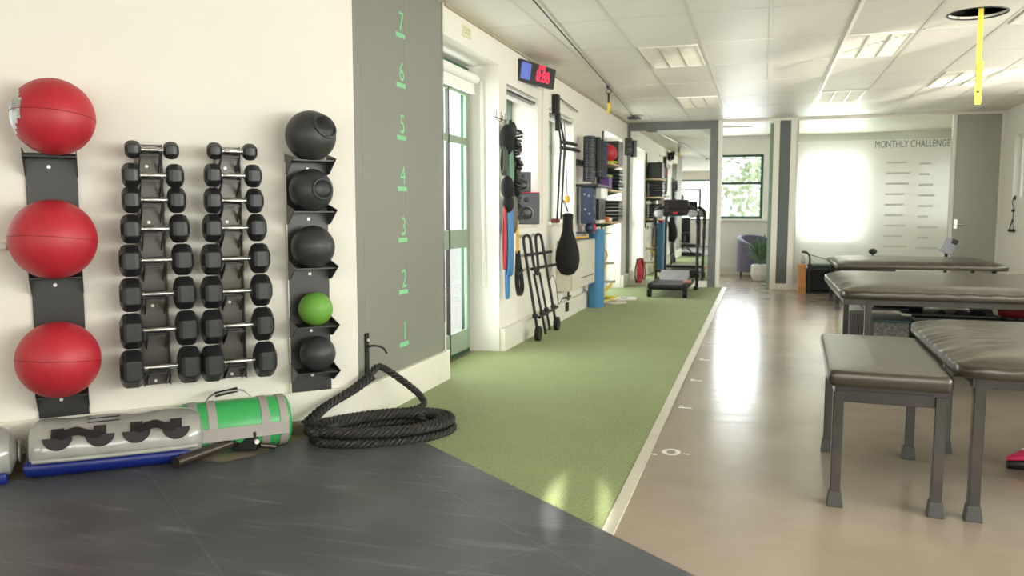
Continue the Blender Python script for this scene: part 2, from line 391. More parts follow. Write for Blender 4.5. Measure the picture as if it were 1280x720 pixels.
# walls
WA = math.radians(45); WO = Vector((-2.14, 3.953, 0)); WD = Vector((math.sin(WA), math.cos(WA), 0)); WN = Vector((math.cos(WA), -math.sin(WA), 0))
def wp(s, off=0, z=0): return WO-WD*s+WN*off+Vector((0, 0, z))
LW = 4.0
e = wp(LW)
wall('wall_diagonal', e, WA, LW, 0, CZ, .22, [(LW-2.9, LW-1.665, 1.06, 1.79)], M['wall'])
wall('wall_grey', (-2.155, 3.953, 0), PI/2, 1.30, 0, CZ, .25, [], M['grey'])
DH = 2.42
wall('wall_left', (XL, 5.253, 0), PI/2, 13.1-5.253, 0, CZ, .34,
     [(0, 6.46-5.253, 0, DH), (6.665-5.253, 7.66-5.253, 1.08, 2.3), (8.1-5.253, 9.22-5.253, 1.08, 2.27), (11.16-5.253, 12.55-5.253, 0, 2.33)], M['wall'])
wall('wall_side_left', (e.x, -3.0, 0), PI/2, e.y+3.0, 0, CZ, .2, [], M['wall'])
wall('wall_back', (3.23, -3.0, 0), PI, 3.23-e.x, 0, CZ, .2, [(.5, 3.9, .92, 2.34), (4.9, 7.4, .92, 2.34)], M['wall'])
wall('wall_right', (3.23, 13.1, 0), -PI/2, 16.1, 0, CZ, .2, [(.55, 1.0, 1.36, 2.24), (2.3, 7.9, .92, 2.36), (8.3, 15.2, .92, 2.36)], M['wall'])
# rooms behind
wall('wall_office_left', (-2.1, 13.2, 0), PI/2, 2.8, 0, CZ, .1, [], M['white'])
wall('wall_office_right', (.42, 16.0, 0), -PI/2, 2.8, 0, CZ, .06, [], M['white'])
wall('wall_office_back', (-2.2, 16.0, 0), 0, 5.6, 0, CZ, .15, [(.55, 2.17, 1.07, 2.29), (2.85, 3.95, .55, 2.3)], M['white'])
wall('wall_meeting_right', (3.3, 16.0, 0), -PI/2, 2.9, 0, CZ, .1, [], M['white'])
struct(MB().b2((-2.1, 15.93, 0), (.40, 16, .16)).build('baseboard_office', M['skirt']))

# foot of the diagonal wall: taupe strip at the floor, white skirting board above
o = struct(MB().b2((0, -.012, 0), (LW, 0, .075)).build('baseboard_strip', M['taupe'])); o.location = e; o.rotation_euler = (0, 0, WA)
o = struct(MB().b2((0, -.02, .075), (LW+.012, 0, .232)).build('baseboard_diagonal', M['skirt'], bev=.004)); o.location = e; o.rotation_euler = (0, 0, WA)
struct(MB().b2((-2.155, 3.955, 0), (-2.118, 5.275, .218)).build('baseboard_grey', M['skirt'], bev=.004))
struct(MB().b2((XL, 6.47, 0), (XL+.05, 11.15, .2)).b2((XL, 12.56, 0), (XL+.05, 13.05, .2)).build('baseboard_left', M['skirt'], bev=.006))
# seams of the grey boards
struct(MB().b2((-2.155, 4.075, .22), (-2.1535, 4.079, CZ)).b2((-2.155, 4.64, .22), (-2.1535, 4.645, CZ)).build('trim_4', mat('pale_seam', (152, 151, 141), .4)))
struct(MB().b2((-2.16, 5.245, .2), (-2.148, 5.262, CZ)).build('trim_5', M['chrome']))
struct(MB().b2((-2.15, 5.25, .215), (-2.145, 5.268, .42)).build('trim_6', M['white']))
# wall pipe duct near the timer, and shallow cornice line
struct(MB().b2((XL, 7.81, 1.08), (XL+.02, 7.90, CZ)).build('trim_7', M['wall'], bev=.004))
struct(MB().b2((XL, 5.26, CZ-.02), (XL+.018, 13.08, CZ)).build('trim_8', mat('cornice_tan', (176, 166, 140), .6)))
# sills
for i, (a, b) in enumerate(((6.64, 7.69), (8.07, 9.25))):
    struct(MB().b2((XL-.27, a+.03, 1.055), (XL+.03, b-.03, 1.082)).build('trim_%d' % (9+i), M['skirt'], bev=.005))
o = struct(MB().b2((LW-2.95, -.04, 1.03), (LW-1.63, .0, 1.062)).build('trim_11', M['skirt'], bev=.005)); o.location = e; o.rotation_euler = (0, 0, WA)

# ---- doors / windows in the left wall
def win(name, x, y0, y1, z0, z1, bars_y=(), bars_z=(), fw=.05, fm=None, glass=True):
    """frame in the plane X=x between y0..y1, z0..z1"""
    fm = fm or M['green']; t = .05
    r = struct(bpy.data.objects.new(name, None)); COL.objects.link(r)
    f = MB()
    f.b2((x-t, y0, z0), (x, y0+fw, z1)); f.b2((x-t, y1-fw, z0), (x, y1, z1)); f.b2((x-t, y0+fw, z0), (x, y1-fw, z0+fw)); f.b2((x-t, y0+fw, z1-fw), (x, y1-fw, z1))
    for b in bars_y: f.b2((x-t, b-.02, z0+fw), (x, b+.02, z1-fw))
    for b, h in bars_z: f.b2((x-t, y0+fw, b-h/2), (x, y1-fw, b+h/2))
    f.build('frame', fm, r, bev=.004)
    MB().b2((x-t*.6, y0+fw*.9, z0+fw*.9), (x-t*.5, y1-fw*.9, z1-fw*.9)).build('pane', M['glass'], r)
    return r
d = win('door_1', -2.40, 5.28, 6.44, 0, 2.40, fw=.075)
f = MB()
for a, b in ((5.36, 5.42), (6.30, 6.355)): f.b2((-2.398, a, .05), (-2.37, b, 2.2))
for z, h in ((1.78, .06), (.98, .15), (.13, .17), (2.18, .05)): f.b2((-2.397, 5.42, z-h/2), (-2.372, 6.30, z+h/2))
f.build('leaf_frame', M['greenp'], d, bev=.003)
MB().b2((-2.399, 5.9, .0), (-2.372, 5.925, 2.25)).build('mullion', M['steel'], d)
bl = thing('roller_blind', 'white rolled-up blind across the top of the green glazed door', 'blind', (-2.33, 5.86, 2.30))
MB().cyl((0, -.56, 0), (0, .55, 0), .038, n=20).build('roll', M['blind'], bl, smooth=True)
MB().b2((-.02, -.56, -.105), (-.012, .55, -.0)).b2((-.03, -.56, -.125), (-.005, .55, -.1)).build('fabric', M['blind'], bl)
cdp = MB().tube(smooth_path([(-2.28, 6.43, 2.28), (-2.275, 6.432, 1.4), (-2.27, 6.43, .72), (-2.27, 6.45, .6), (-2.27, 6.43, .56), (-2.27, 6.41, .6), (-2.275, 6.425, .72), (-2.285, 6.425, 1.4), (-2.29, 6.425, 2.28)], 6), .004, n=6)
tag(cdp.build('blind_cord', M['white']), 'thin white looped blind cord hanging beside the green door', 'cord')
win('window_1', -2.40, 6.665, 7.66, 1.09, 2.3, bars_y=(7.16,), bars_z=((1.95, .04),), fm=mat('grey_green_frame', (96, 112, 98), .4))
win('window_2', -2.40, 8.1, 9.22, 1.09, 2.27, bars_y=(8.66,), bars_z=((1.95, .04),), fm=mat('grey_green_frame', (96, 112, 98), .4))
win('door_2', -2.40, 11.16, 12.55, 0, 2.33, bars_y=(12.2,), bars_z=((1.0, .1),), fw=.07)
for nm, (a, b, z) in zip(('window with the timer above it', 'window with the black strap set'), ((6.68, 7.65, 2.285), (8.12, 9.21, 2.255))):
    t = thing('roller_blind', 'rolled blind rail at the head of the '+nm, 'blind', (-2.19, (a+b)/2, z-.03))
    L2 = (b-a)/2
    MB().b2((-.03, -L2, -.012), (.03, L2, .012)).build('head_rail', M['steel'], t, bev=.003)
    MB().cyl((-.04, -L2+.01, -.02), (-.04, L2-.01, -.02), .022).build('roll', M['blind'], t, smooth=True)
# window of the diagonal wall
r = struct(bpy.data.objects.new('window_3', None)); COL.objects.link(r); r.location = e; r.rotation_euler = (0, 0, WA)
f = MB(); a, b = LW-2.9, LW-1.665
for p, q in (((a, .1, 1.06), (a+.05, .15, 1.79)), ((b-.05, .1, 1.06), (b, .15, 1.79)), ((a, .1, 1.06), (b, .15, 1.11)), ((a, .1, 1.74), (b, .15, 1.79)), (((a+b)/2-.02, .1, 1.06), ((a+b)/2+.02, .15, 1.79))): f.b2(p, q)
f.build('frame', M['white'], r); MB().b2((a+.04, .12, 1.1), (b-.04, .128, 1.75)).build('pane', M['glass'], r)
# windows of the right and back walls
def winx(name, fixed, axis, a, b, z0, z1, n, fm):
    r = struct(bpy.data.objects.new(name, None)); COL.objects.link(r); f = MB(); g = MB(); t = .05
    def B(mb, u0, u1, p, q, t0, t1):
        if axis == 'Y': mb.b2((fixed+t0, u0, p), (fixed+t1, u1, q))
        else: mb.b2((u0, fixed+t0, p), (u1, fixed+t1, q))
    B(f, a, b, z0, z0+.05, 0, t); B(f, a, b, z1-.05, z1, 0, t)
    for k in range(n+1):
        u = a+(b-a)*k/n; u = min(max(u, a+.025), b-.025); B(f, u-.025, u+.025, z0+.05, z1-.05, 0, t)
    B(g, a+.04, b-.04, z0+.04, z1-.04, .02, .028)
    f.build('frame', fm, r); g.build('pane', M['glass'], r); return r
winx('window_4', 3.31, 'Y', -2.1, 4.8, .92, 2.36, 5, M['white'])
winx('window_5', 3.31, 'Y', 5.2, 10.8, .92, 2.36, 5, M['white'])
winx('window_6', 3.31, 'Y', 12.1, 12.55, 1.36, 2.24, 1, M['white'])
winx('window_7', -3.12, 'X', -.67, 2.73, .92, 2.34, 3, M['green'])
winx('window_8', -3.12, 'X', -4.17, -1.67, .92, 2.34, 2, M['green'])
w9 = winx('window_9', 16.05, 'X', -1.65, -.03, 1.07, 2.29, 2, M['green'])
MB().b2((-1.6, 16.03, 1.72), (-.08, 16.08, 1.77)).build('glazing_bar', M['green'], w9)
MB().b2((-1.7, 15.9, 1.03), (.02, 16.0, 1.07)).build('sill', M['skirt'], w9)
winx('window_10', 16.05, 'X', .65, 1.75, .55, 2.3, 1, M['white'])

# ---- far partition at Y=13.1
r = struct(bpy.data.objects.new('wall_far', None)); COL.objects.link(r)
MB().b2((-2.22, 13.1, 0), (-.655, 13.2, CZ)).b2((-.655, 13.08, 2.595), (3.23, 13.2, CZ)).b2((-.715, 13.07, 0), (-.65, 13.2, CZ)).build('plaster', M['wall'], r)
MB().b2((.112, 13.07, 0), (.2, 13.17, 2.6)).b2((.36, 13.07, 0), (.448, 13.17, 2.6)).b2((.2, 13.07, 0), (.36, 13.17, .09)).b2((2.57, 13.07, 0), (2.622, 13.17, 2.6)).b2((.448, 13.07, 0), (2.57, 13.17, .09)).b2((3.19, 13.07, 0), (3.23, 13.17, 2.6)).build('partition_frame', M['skirt'], r, bev=.004)
MB().b2((.2, 13.09, .09), (.36, 13.15, 2.6)).build('dark_panel', M['panel'], r)
MB().b2((.448, 13.115, 2.27), (2.57, 13.125, 2.6)).build('clear_pane', M['glass2'], r)
MB().b2((.448, 13.115, .09), (2.57, 13.125, 2.27)).build('frosted_pane', M['frost'], r)
d3 = struct(bpy.data.objects.new('door_3', None)); COL.objects.link(d3)
MB().b2((2.625, 13.08, .01), (3.188, 13.125, 2.59)).build('leaf', M['door'], d3, bev=.003)
MB().cyl((2.66, 13.08, 1.02), (2.66, 13.03, 1.02), .012).cyl((2.66, 13.035, 1.02), (2.79, 13.035, 1.02), .01).b2((2.64, 13.075, .96), (2.685, 13.081, 1.09)).build('handle', M['chrome'], d3, smooth=True)
d4 = struct(bpy.data.objects.new('door_4', None)); COL.objects.link(d4)
MB().b2((.07, 13.2, .01), (.108, 13.95, 2.57)).build('leaf', M['skirt'], d4, bev=.003)
MB().b2((.058, 13.13, 0), (.112, 13.17, 2.56)).build('edge', M['greenp'], d4)
ms = thing('lettering', 'grey-green words MONTHLY CHALLENGE at the top of the frosted glass', 'lettering', (1.545, 13.112, 2.195))
t = text('headline', 'MONTHLY CHALLENGE', .15, (0, 0, 0), (PI/2, 0, 0), M['txt'], ms, ax='LEFT', depth=.002)
wd = max(v.co.x for v in t.data.vertices)-min(v.co.x for v in t.data.vertices)
for v in t.data.vertices: v.co.x *= 1.0/wd
for j in range(10):
    z = -.28-.155*j
    for x0_, w_, dz in ((.17, random.uniform(.25, .36), 0), (.62, random.uniform(.12, .3), -.02)):
        MB().b2((x0_, -.002, z+dz), (x0_+w_, 0, z+dz+.026)).build('list_line', M['txtf'], ms)

# mirror
mr = thing('wall_mirror', 'tall wall mirror in a wide grey frame behind the treadmill', 'mirror', (-1.455, 13.1, 0))
MB().b2((-.76, -.04, 2.50), (.735, 0, 2.622)).b2((-.76, -.04, .0), (-.635, 0, 2.5)).b2((.62, -.04, .0), (.735, 0, 2.5)).build('frame', M['frame'], mr, bev=.003)
MB().b2((-.635, -.012, .10), (.62, -.004, 2.5)).build('mirror_glass', M['mirror'], mr)
MB().b2((-.635, -.05, 0), (.62, 0, .10)).build('ledge', M['skirt'], mr)

# ---- lamps in the ceiling
def troffer(x0, y0, label):
    t = thing('ceiling_light', label, 'ceiling light', (x0+.2825, y0+.535, CZ), 0, 'louvred ceiling lights')
    W, L_ = .50, 1.0
    MB().b2((-W/2, -L_/2, -.012), (W/2, -L_/2+.02, 0)).b2((-W/2, L_/2-.02, -.012), (W/2, L_/2, 0)).b2((-W/2, -L_/2+.02, -.012), (-W/2+.02, L_/2-.02, 0)).b2((W/2-.02, -L_/2+.02, -.012), (W/2, L_/2-.02, 0)).build('frame', M['plate'], t)
    MB().b2((-W/2+.02, -L_/2+.02, -.003), (W/2-.02, L_/2-.02, -.001)).build('diffuser', M['lamp'], t)
    lv = MB()
    for i in (-1, 1): lv.b2((i*W/6-.006, -L_/2+.02, -.014), (i*W/6+.006, L_/2-.02, -.003))
    for j in range(1, 16):
        y = -L_/2+L_*j/16; lv.b2((-W/2+.02, y-.004, -.013), (W/2-.02, y+.004, -.003))
    lv.build('louvre', mat('louvre_alu', (214, 210, 198), .3, metal=.5), t)
    return t
troffer(-1.12, 7.13, 'louvred ceiling light nearest above the green turf lane')
troffer(-1.12, 10.34, 'louvred ceiling light above the treadmill end of the turf lane')
troffer(.575, 7.13, 'louvred ceiling light left of the round ceiling opening')
troffer(.575, 10.34, 'louvred ceiling light in front of the frosted glass')
troffer(1.705, 9.27, 'louvred ceiling light behind the yellow hanging strap')
troffer(1.705, 6.06, 'louvred ceiling light cut by the right edge, beside the round opening')
# catch light on one grid bar, built as a bright white strip
tag(MB().b2((.588, 5.9, CZ-.014), (.612, 12.6, CZ-.003)).build('grid_bar_highlight', M['gridw']), 'thin bright white strip put in as the highlight along a ceiling grid bar', 'rail')
ofl = thing('ceiling_light', 'square flush light on the ceiling of the room beyond the doorway', 'ceiling light', (-.45, 14.4, CZ))
MB().b2((-.25, -.3, -.02), (.25, .3, 0)).build('housing', M['plate'], ofl); MB().b2((-.22, -.27, -.024), (.22, .27, -.02)).build('diffuser', M['lamp'], ofl)
# cable with strap
cp = [(-1.2-.33*0, -.2, CZ-.03)]
cb_ = thing('ceiling_cable', 'thin dark cable stretched under the ceiling above the turf lane', 'cable', (0, 0, 0))
MB().tube([(-1.20, 0.0, CZ-.02), (-1.515, 5.374, CZ-.02), (-1.70, 8.9, CZ-.02), (-1.924, 12.6, CZ-.02)], .006, n=8).build('wire', M['rackm'], cb_)
for (x, y) in ((-1.515, 5.374-1.5), (-1.725, 9.13), (-1.90, 12.1)):
    MB().cyl((x, y, CZ), (x, y, CZ-.03), .018).cyl((x, y-.03, CZ-.03), (x, y+.03, CZ-.03), .012).build('bracket', M['steel'], cb_, smooth=True)
MB().b2((-1.97, 12.0, CZ-.05), (-1.80, 12.2, CZ-.03), bev=.004).build('pulley_block', M['black'], cb_)
hs = thing('hanging_strap', 'short yellow strap hanging on a carabiner from the ceiling cable', 'strap', (-1.715, 9.13, CZ-.04))
MB().tube(arc((0, 0, -.03), .028, 0, 2*PI, 16, (1, 0, 0), (0, 0, 1))[:-1], .005, closed=True, n=8).build('carabiner', M['steel'], hs, smooth=True)
MB().cyl((0, 0, -.05), (0, 0, -.16), .012).build('cord_grip', M['black'], hs)
MB().strap([(0, 0, -.15), (.004, 0, -.22), (-.01, 0, -.28)], (1, 0, 0), .03, .004).build('webbing', M['yellow'], hs)
ys = thing('hanging_strap', 'long yellow strap hanging down from the round opening in the ceiling', 'strap', (1.455, 6.68, CZ+.5))
MB().strap([(0, 0, 0), (0, 0, -.55), (.002, 0, -.85), (.004, .01, -1.13)], (1, 0, 0), .034, .004).build('webbing', M['yellow'], ys)
MB().strap([(.014, -.004, -.84), (.006, -.006, -1.02), (.008, -.004, -1.15)], (1, 0, 0), .042, .005).build('loop_end', M['yellow'], ys)
MB().cyl((.006, -.012, -1.06), (.006, .008, -1.06), .009).build('eyelet', M['black'], ys)

# ---- floor coverings
def slab(poly, z0, z1, name, m):
    return MB().prism(poly, z0, z1).build(name, m)
EX = lambda x: 3.585-(x+1.455)*.9846*.797  # mat edge line
def edge_y(x): return 2.605+(-.206-x)*(3.585-2.605)/(1.455-.206)
tp = [(-.548, edge_y(-.548)+.0), (-.598, 13.04), (-2.07, 13.04), (-2.09, 12.56), (-2.3, 12.5), (-2.3, 11.2), (-2.09, 11.14), (-2.09, 6.48), (-2.14, 6.45), (-2.34, 6.44), (-2.34, 5.28), (-2.117, 5.27), (-2.117, 3.97), (-2.0, edge_y(-1.80)+.1), (-1.80, edge_y(-1.80))]
tag(slab(tp, 0, .008, 'artificial_turf', M['turf']), 'long green artificial turf lane running to the mirror', 'turf')
sp = [(-.548, edge_y(-.548)), (-.500, edge_y(-.5)), (-.53, 13.04), (-.598, 13.04)]
struct(slab(sp, 0, .011, 'trim_12', M['strip']))
mp_ = [(-1.83, edge_y(-1.83)-.01), (1.7, edge_y(1.7)), (1.7, -2.9), (-4.7, -2.9), (-4.7, .8), (-4.7, 1.18), (-3.87, 2.01), (-2.60, 3.10), (-2.42, 3.13), (-2.33, 3.276), (-2.286, 3.62)]
tag(slab(mp_, 0.0, .016, 'rubber_mat', M['rubberfloor']), 'large dark rubber gym mat covering the near floor', 'mat')
# track marks
fm_ = thing('floor_marking', 'white zero with a dash at each side painted on the floor', 'marking', (-.41, 3.98, 0))
MB().tube([(math.cos(a)*.035, math.sin(a)*.045, .0005) for a in [2*PI*k/24 for k in range(24)]], .01, closed=True, flat=(.012, .0006), n=6).build('zero', M['white'], fm_)
MB().b2((-.125, -.07, 0), (-.065, -.055, .001)).b2((.06, -.02, 0), (.09, -.008, .001)).build('dash', M['white'], fm_)
for i, y in enumerate((4.93, 5.76, 6.6, 7.51, 8.36, 9.27)):
    tag(MB().b2((-.47, y-.012, 0), (-.39, y+.012, .001)).b2((-.47, y+.03, 0), (-.44, y+.05, .001)).build('floor_marking', M['white']), ['first', 'second', 'third', 'fourth', 'fifth', 'sixth'][i]+' white tick beyond the painted zero beside the turf edge', 'marking', 'white distance ticks on the floor')

# ---- number marks on the grey wall
for n_, z in zip('1234567', (.367, .699, 1.026, 1.343, 1.657, 1.976, 2.276)):
    t = thing('height_mark', 'mint green number %s over a short bar on the grey wall' % n_, 'number', (-2.1545, 4.585, z), 0, 'height marks on the grey wall')
    d_ = text('digit', n_, .165, (0.0006, .012, .078), (PI/2, 0, PI/2), M['mint'], t, depth=.0006, sx=.95)
    MB().b2((0, -.065, -.014), (.0012, .065, .014)).build('bar', M['mint'], t)
# exit sign
es = thing('exit_sign', 'small faint pale green EXIT sign above the green door', 'sign', (XL, 5.69, 2.525))
MB().b2((0, -.085, -.04), (.008, .085, .04)).build('plate', mat('pale_green_plate', (222, 222, 184), .5), es)
text('lettering', 'EXIT', .07, (.009, 0, 0), (PI/2, 0, PI/2), mat('sage_letter', (182, 190, 152), .5), es, depth=.0006)

# ============================================================ DIAGONAL WALL EQUIPMENT
def wthing(name, label, cat, s, off=0, z=0, group=None):
    return thing(name, label, cat, wp(s, off, z), WA, group)   # local +x runs right along the wall, -y is into the room
# big red balls and their rack
rk = wthing('ball_rack', 'dark wall rack plate holding the three big red balls', 'rack', 1.44, .002)
plate = MB().b2((-.105, -.012, .20), (.105, 0, 1.47)); plate.build('back_plate', M['rackm'], rk, bev=.002)
for z in (1.452, .905, .36):
    c = MB()
    # shelf: two side wings and a cradle lip
    c.b2((-.105, -.15, z-.008), (.105, -.012, z)); c.build('shelf', M['rackm'], rk, bev=.002)
    for sgn in (-1, 1):
        MB().prism([(-.012, z-.09), (-.15, z), (-.155, z+.03), (-.012, z+.012)], sgn*.105-.002, sgn*.105+.002, axis='X').build('bracket_wing', M['rackm'], rk)
    MB().cyl((-.01, -.012, z-.045), (-.01, -.018, z-.045), .008).build('screw', M['screw'], rk)
for (s, z, R, lab) in ((1.415, 1.618, .168, 'top red gym ball, with a silver print on its left side'), (1.44, 1.078, .177, 'middle red gym ball of the three on the dark rack'), (1.445, .535, .173, 'lowest red gym ball, just above the floor bags')):
    t = wthing('gym_ball', lab, 'ball', s, R+.02, z, 'big red balls on the left rack')
    MB().ball((0, 0, 0), R, n=48).build('shell', M['red'], t, smooth=True)
    MB().tube([(math.cos(a)*R*1.0005, 0, math.sin(a)*R*1.0005) for a in [2*PI*k/64 for k in range(64)]], .0018, closed=True, n=6).build('seam', mat('dark_red_seam', (150, 14, 30), .4), t).rotation_euler = (PI/2-.1, .08, 0)
    if lab.startswith('top'):
        b = MB(); b.ball((0, 0, 0), R*1.003, n=48)
        dd = Vector((-.98, -.12, .1)).normalized()
        bmesh.ops.delete(b.b, geom=[v for v in b.b.verts if (v.co.normalized().dot(dd)) < .76], context='VERTS')
        b.build('silver_label', M['silver'], t, smooth=True)
# the red balls rest on the shelves: shelf heights equal z - R

# dumbbells
def dumbbell(s, z, L_, H_, lab):
    t = wthing('hex_dumbbell', lab, 'dumbbell', s, .13, z, 'black hex dumbbells on the wall racks')
    hw = L_*.295; r = H_/2/math.cos(PI/6)*.98
    for sg in (-1, 1):
        prof = [(r*.55, -hw/2), (r*.9, -hw/2+.012), (r, -hw/2+.028), (r, hw/2-.028), (r*.9, hw/2-.012), (r*.55, hw/2)]
        b = MB().lathe(prof, n=6, axis='X'); bmesh.ops.rotate(b.b, cent=(0, 0, 0), matrix=Matrix.Rotation(PI/6, 3, 'X'), verts=b.b.verts[:])
        h = b.build('head', M['hexm'], t, bev=.004); h.location = (sg*(L_/2-hw/2), 0, 0)
    hl = L_/2-hw
    MB().lathe([(.010, -hl-.002), (.012, -hl*.7), (.0155, 0), (.012, hl*.7), (.010, hl+.002)], n=16, axis='X').build('handle', M['chrome'], t, smooth=True)
    for sg in (-1, 1): MB().cyl((sg*(hl-.006), 0, 0), (sg*(hl+.001), 0, 0), .017).build('collar', M['chrome'], t, smooth=True)
LEN = [.235, .27, .28, .30, .325, .335, .345, .36]; HH = [.076, .103, .112, .124, .137, .145, .155, .165]
Z1 = [1.492, 1.372, 1.257, 1.12, .971, .808, .635, .453]; Z2 = [1.497, 1.379, 1.256, 1.121, .967, .805, .632, .449]
ORD = ['smallest, topmost', 'second from top', 'third from top', 'fourth from top', 'fourth from bottom', 'third from bottom', 'second from bottom', 'largest, bottom']
for s, Z, side in ((1.018, Z1, 'left'), (.656, Z2, 'right')):
    rk = wthing('dumbbell_rack', 'narrow dark vertical wall rack of the %s dumbbell column' % side, 'rack', s+.012, .002)
    MB().b2((-.062, -.012, .345), (.062, 0, 1.525)).b2((-.062, -.05, .345), (-.056, 0, 1.525)).b2((.056, -.05, .345), (.062, 0, 1.525)).build('channel', mat('rack_grey', (84, 80, 74), .3, metal=.4, var=.1), rk, bev=.002)
    for z, H_ in zip(Z, HH):
        MB().prism([(-.012, z-.07), (-.13, z-.03), (-.165, z-.005), (-.16, z-.02), (-.145, z-.045), (-.012, z-.11)], -.045, -.041, axis='X').prism([(-.012, z-.07), (-.13, z-.03), (-.165, z-.005), (-.16, z-.02), (-.145, z-.045), (-.012, z-.11)], .041, .045, axis='X').b2((-.045, -.15, z-.03), (.045, -.11, z-.024)).build('cradle', M['rackm'], rk)
    for z in (1.44, 1.17, .76, .385):
        MB().cyl((-.008, -.012, z-.02), (-.008, -.018, z-.02), .0075).build('screw', M['screw'], rk)
    for k in range(8):
        dumbbell(s, Z[k], LEN[k], HH[k], 'black hex dumbbell in the %s column, %s' % (side, ORD[k]))
# medicine balls
rk = wthing('ball_rack', 'dark wall rack with pointed shelves holding five small medicine balls', 'rack', .262, .002)
MB().b2((-.115, -.012, .225), (.105, 0, 1.46)).build('back_plate', M['rackm'], rk, bev=.002)
MB().b2((-.119, -.03, .225), (-.115, 0, 1.46)).build('flange', M['skirt'], rk)
MED = [(.272, 1.588, .128, 'm'), (.272, 1.311, .112, 'm'), (.269, 1.018, .112, 'm'), (.258, .69, .089, 'g'), (.254, .452, .094, 'm')]
for (s, z, R, c) in MED:
    y = z-R*.92
    MB().b2((-.115, -.17, y-.01), (.105, -.012, y-.004)).build('shelf', M['rackm'], rk)
    for sg in (-.115, .105):
        MB().prism([(-.012, y-.075), (-.06, y-.07), (-.20, y), (-.20, y+.004), (-.012, y+.035)], sg-.002, sg+.002, axis='X').build('pointed_wing', M['rackm'], rk)
    MB().cyl((0, -.012, y-.045), (0, -.018, y-.045), .008).build('screw', M['screw'], rk)
labs = ['topmost charcoal medicine ball, the largest, with a round grip recess', 'second charcoal medicine ball down, with an oval grip recess facing front', 'third charcoal medicine ball down, plain, above the green ball', 'lime green medicine ball on the rack of dark balls', 'lowest charcoal medicine ball, beneath the green ball']
for i, (s, z, R, c) in enumerate(MED):
    t = wthing('medicine_ball', labs[i], 'ball', s, R+.02, z, 'medicine balls on the right rack')
    MB().ball((0, 0, 0), R, n=40).build('shell', M['gball' if c == 'g' else 'medball'], t, smooth=True)
    if i < 2:
        dd = Vector((.42, -.75, .35) if i == 0 else (.35, -.9, .05)).normalized()
        q = dd.to_track_quat('Z', 'Y')
        a_ = R*.46; pts = [q @ Vector((math.cos(2*PI*k/32)*a_*1.1, math.sin(2*PI*k/32)*a_, math.sqrt(R*R-a_*a_)*1.0)) for k in range(32)]
        MB().tube(pts, R*.06, closed=True, n=8).build('grip_rim', M['medball'], t, smooth=True)
        MB().ball(dd*R*.80, R*.47, sc=(1.1, 1, .45), rot=q, n=24).build('grip_recess', M['black'], t, smooth=True)
    else:
        MB().tube([(math.cos(a)*R, math.sin(a)*R, 0) for a in [2*PI*k/48 for k in range(48)]], .0014, closed=True, n=6).build('seam', M['gball' if c == 'g' else 'rubber'], t)

# ============================================================ FLOOR BAGS
def sagbag(length, H_, W_, ncs=28, nl=26, sag=.5):
    """a slumped cylinder lying along x, bottom at z=0; returns MB"""
    b = MB(); rings = []
    for i in range(nl+1):
        u = i/nl; x = (u-.5)*length; e_ = abs(2*u-1)
        k = (1-max(0, (e_-.80)/.20)**2.4)**.5 if e_ > .80 else 1
        k = max(k, .12); ring = []
        for j in range(ncs):
            a = 2*PI*j/ncs; y = math.cos(a)*W_/2*(1-.18*sag*(math.sin(a)+.2)); z = H_/2+math.sin(a)*H_/2
            z = H_*.46+(z-H_*.46)*k if True else z
            if z < .004: z = .004
            y *= k; z += .004*math.sin(x*23+a*2)*k
            ring.append(b.b.verts.new((x, y, max(z, 0))))
        rings.append(ring)
    for A, B in zip(rings, rings[1:]):
        for j in range(ncs): b.b.faces.new((A[j], A[(j+1) % ncs], B[(j+1) % ncs], B[j]))
    b.b.faces.new(rings[0][::-1]); b.b.faces.new(rings[-1]); return b
# clear aqua bag
ab = wthing('aqua_bag', 'large clear grey water bag with dark handles lying under the red balls', 'bag', 1.215, .18, .016)
ab.rotation_euler = (0, 0, WA-math.radians(5))
sagbag(.77, .24, .26, sag=.6).build('bladder', M['clear'], ab, smooth=True)
MB().tube([(-.36, -.075, .044), (-.33, -.09, .046), (.22, -.09, .044), (.30, -.08, .04)], .042, n=16).build('blue_base', M['bluew'], ab, smooth=True)
MB().tube([(-.34, -.13, .085), (-.2, -.143, .085), (.2, -.143, .085), (.34, -.125, .085)], .011).build('welded_seam', M['clear'], ab, smooth=True)
for (xa, xb) in ((-.24, -.07), (.08, .25)):
    for x in (xa, xb):
        b = MB().prism([(math.cos(-PI*k/12)*.06+x, math.sin(-PI*k/12)*.055+.012) for k in range(13)], -.006, .006, axis='Y')
        o = b.build('handle_patch', M['darkweb'], ab); o.location = (0, -.113, .165); o.rotation_euler = (-.45, 0, 0)
        MB().box((x, -.098, .195), (.05, .012, .045), rot=(-.9, 0, 0)).build('patch_tab', M['darkweb'], ab)
    MB().strap(smooth_path([(xa, -.118, .185), (xa+.05, -.145, .205), ((xa+xb)/2, -.15, .212), (xb-.05, -.145, .198), (xb, -.118, .178)], 5), (0, -.5, 1), .044, .007).build('handle_strap', M['darkweb'], ab)
MB().tube([(x, y, z) for x, y, z in ((-.12, -.045, .238), (.01, -.045, .240), (.01, -.075, .229), (-.12, -.075, .228))], .0028, closed=True, n=6).build('printed_frame', M['black'], ab)
ab2 = wthing('aqua_bag', 'second clear water bag, cut by the left edge of the picture', 'bag', 2.02, .15, .016)
sagbag(.80, .235, .27, sag=.6).build('bladder', M['clear'], ab2, smooth=True)
MB().b2((-.38, -.133, .0), (.36, -.10, .05), bev=.012).build('blue_base', M['bluew'], ab2, smooth=True)
MB().lathe([(.02, .392), (.05, .397), (.055, .405), (.02, .412)], axis='X', c=(0, 0, .11)).build('end_cap', M['clear'], ab2, smooth=True)
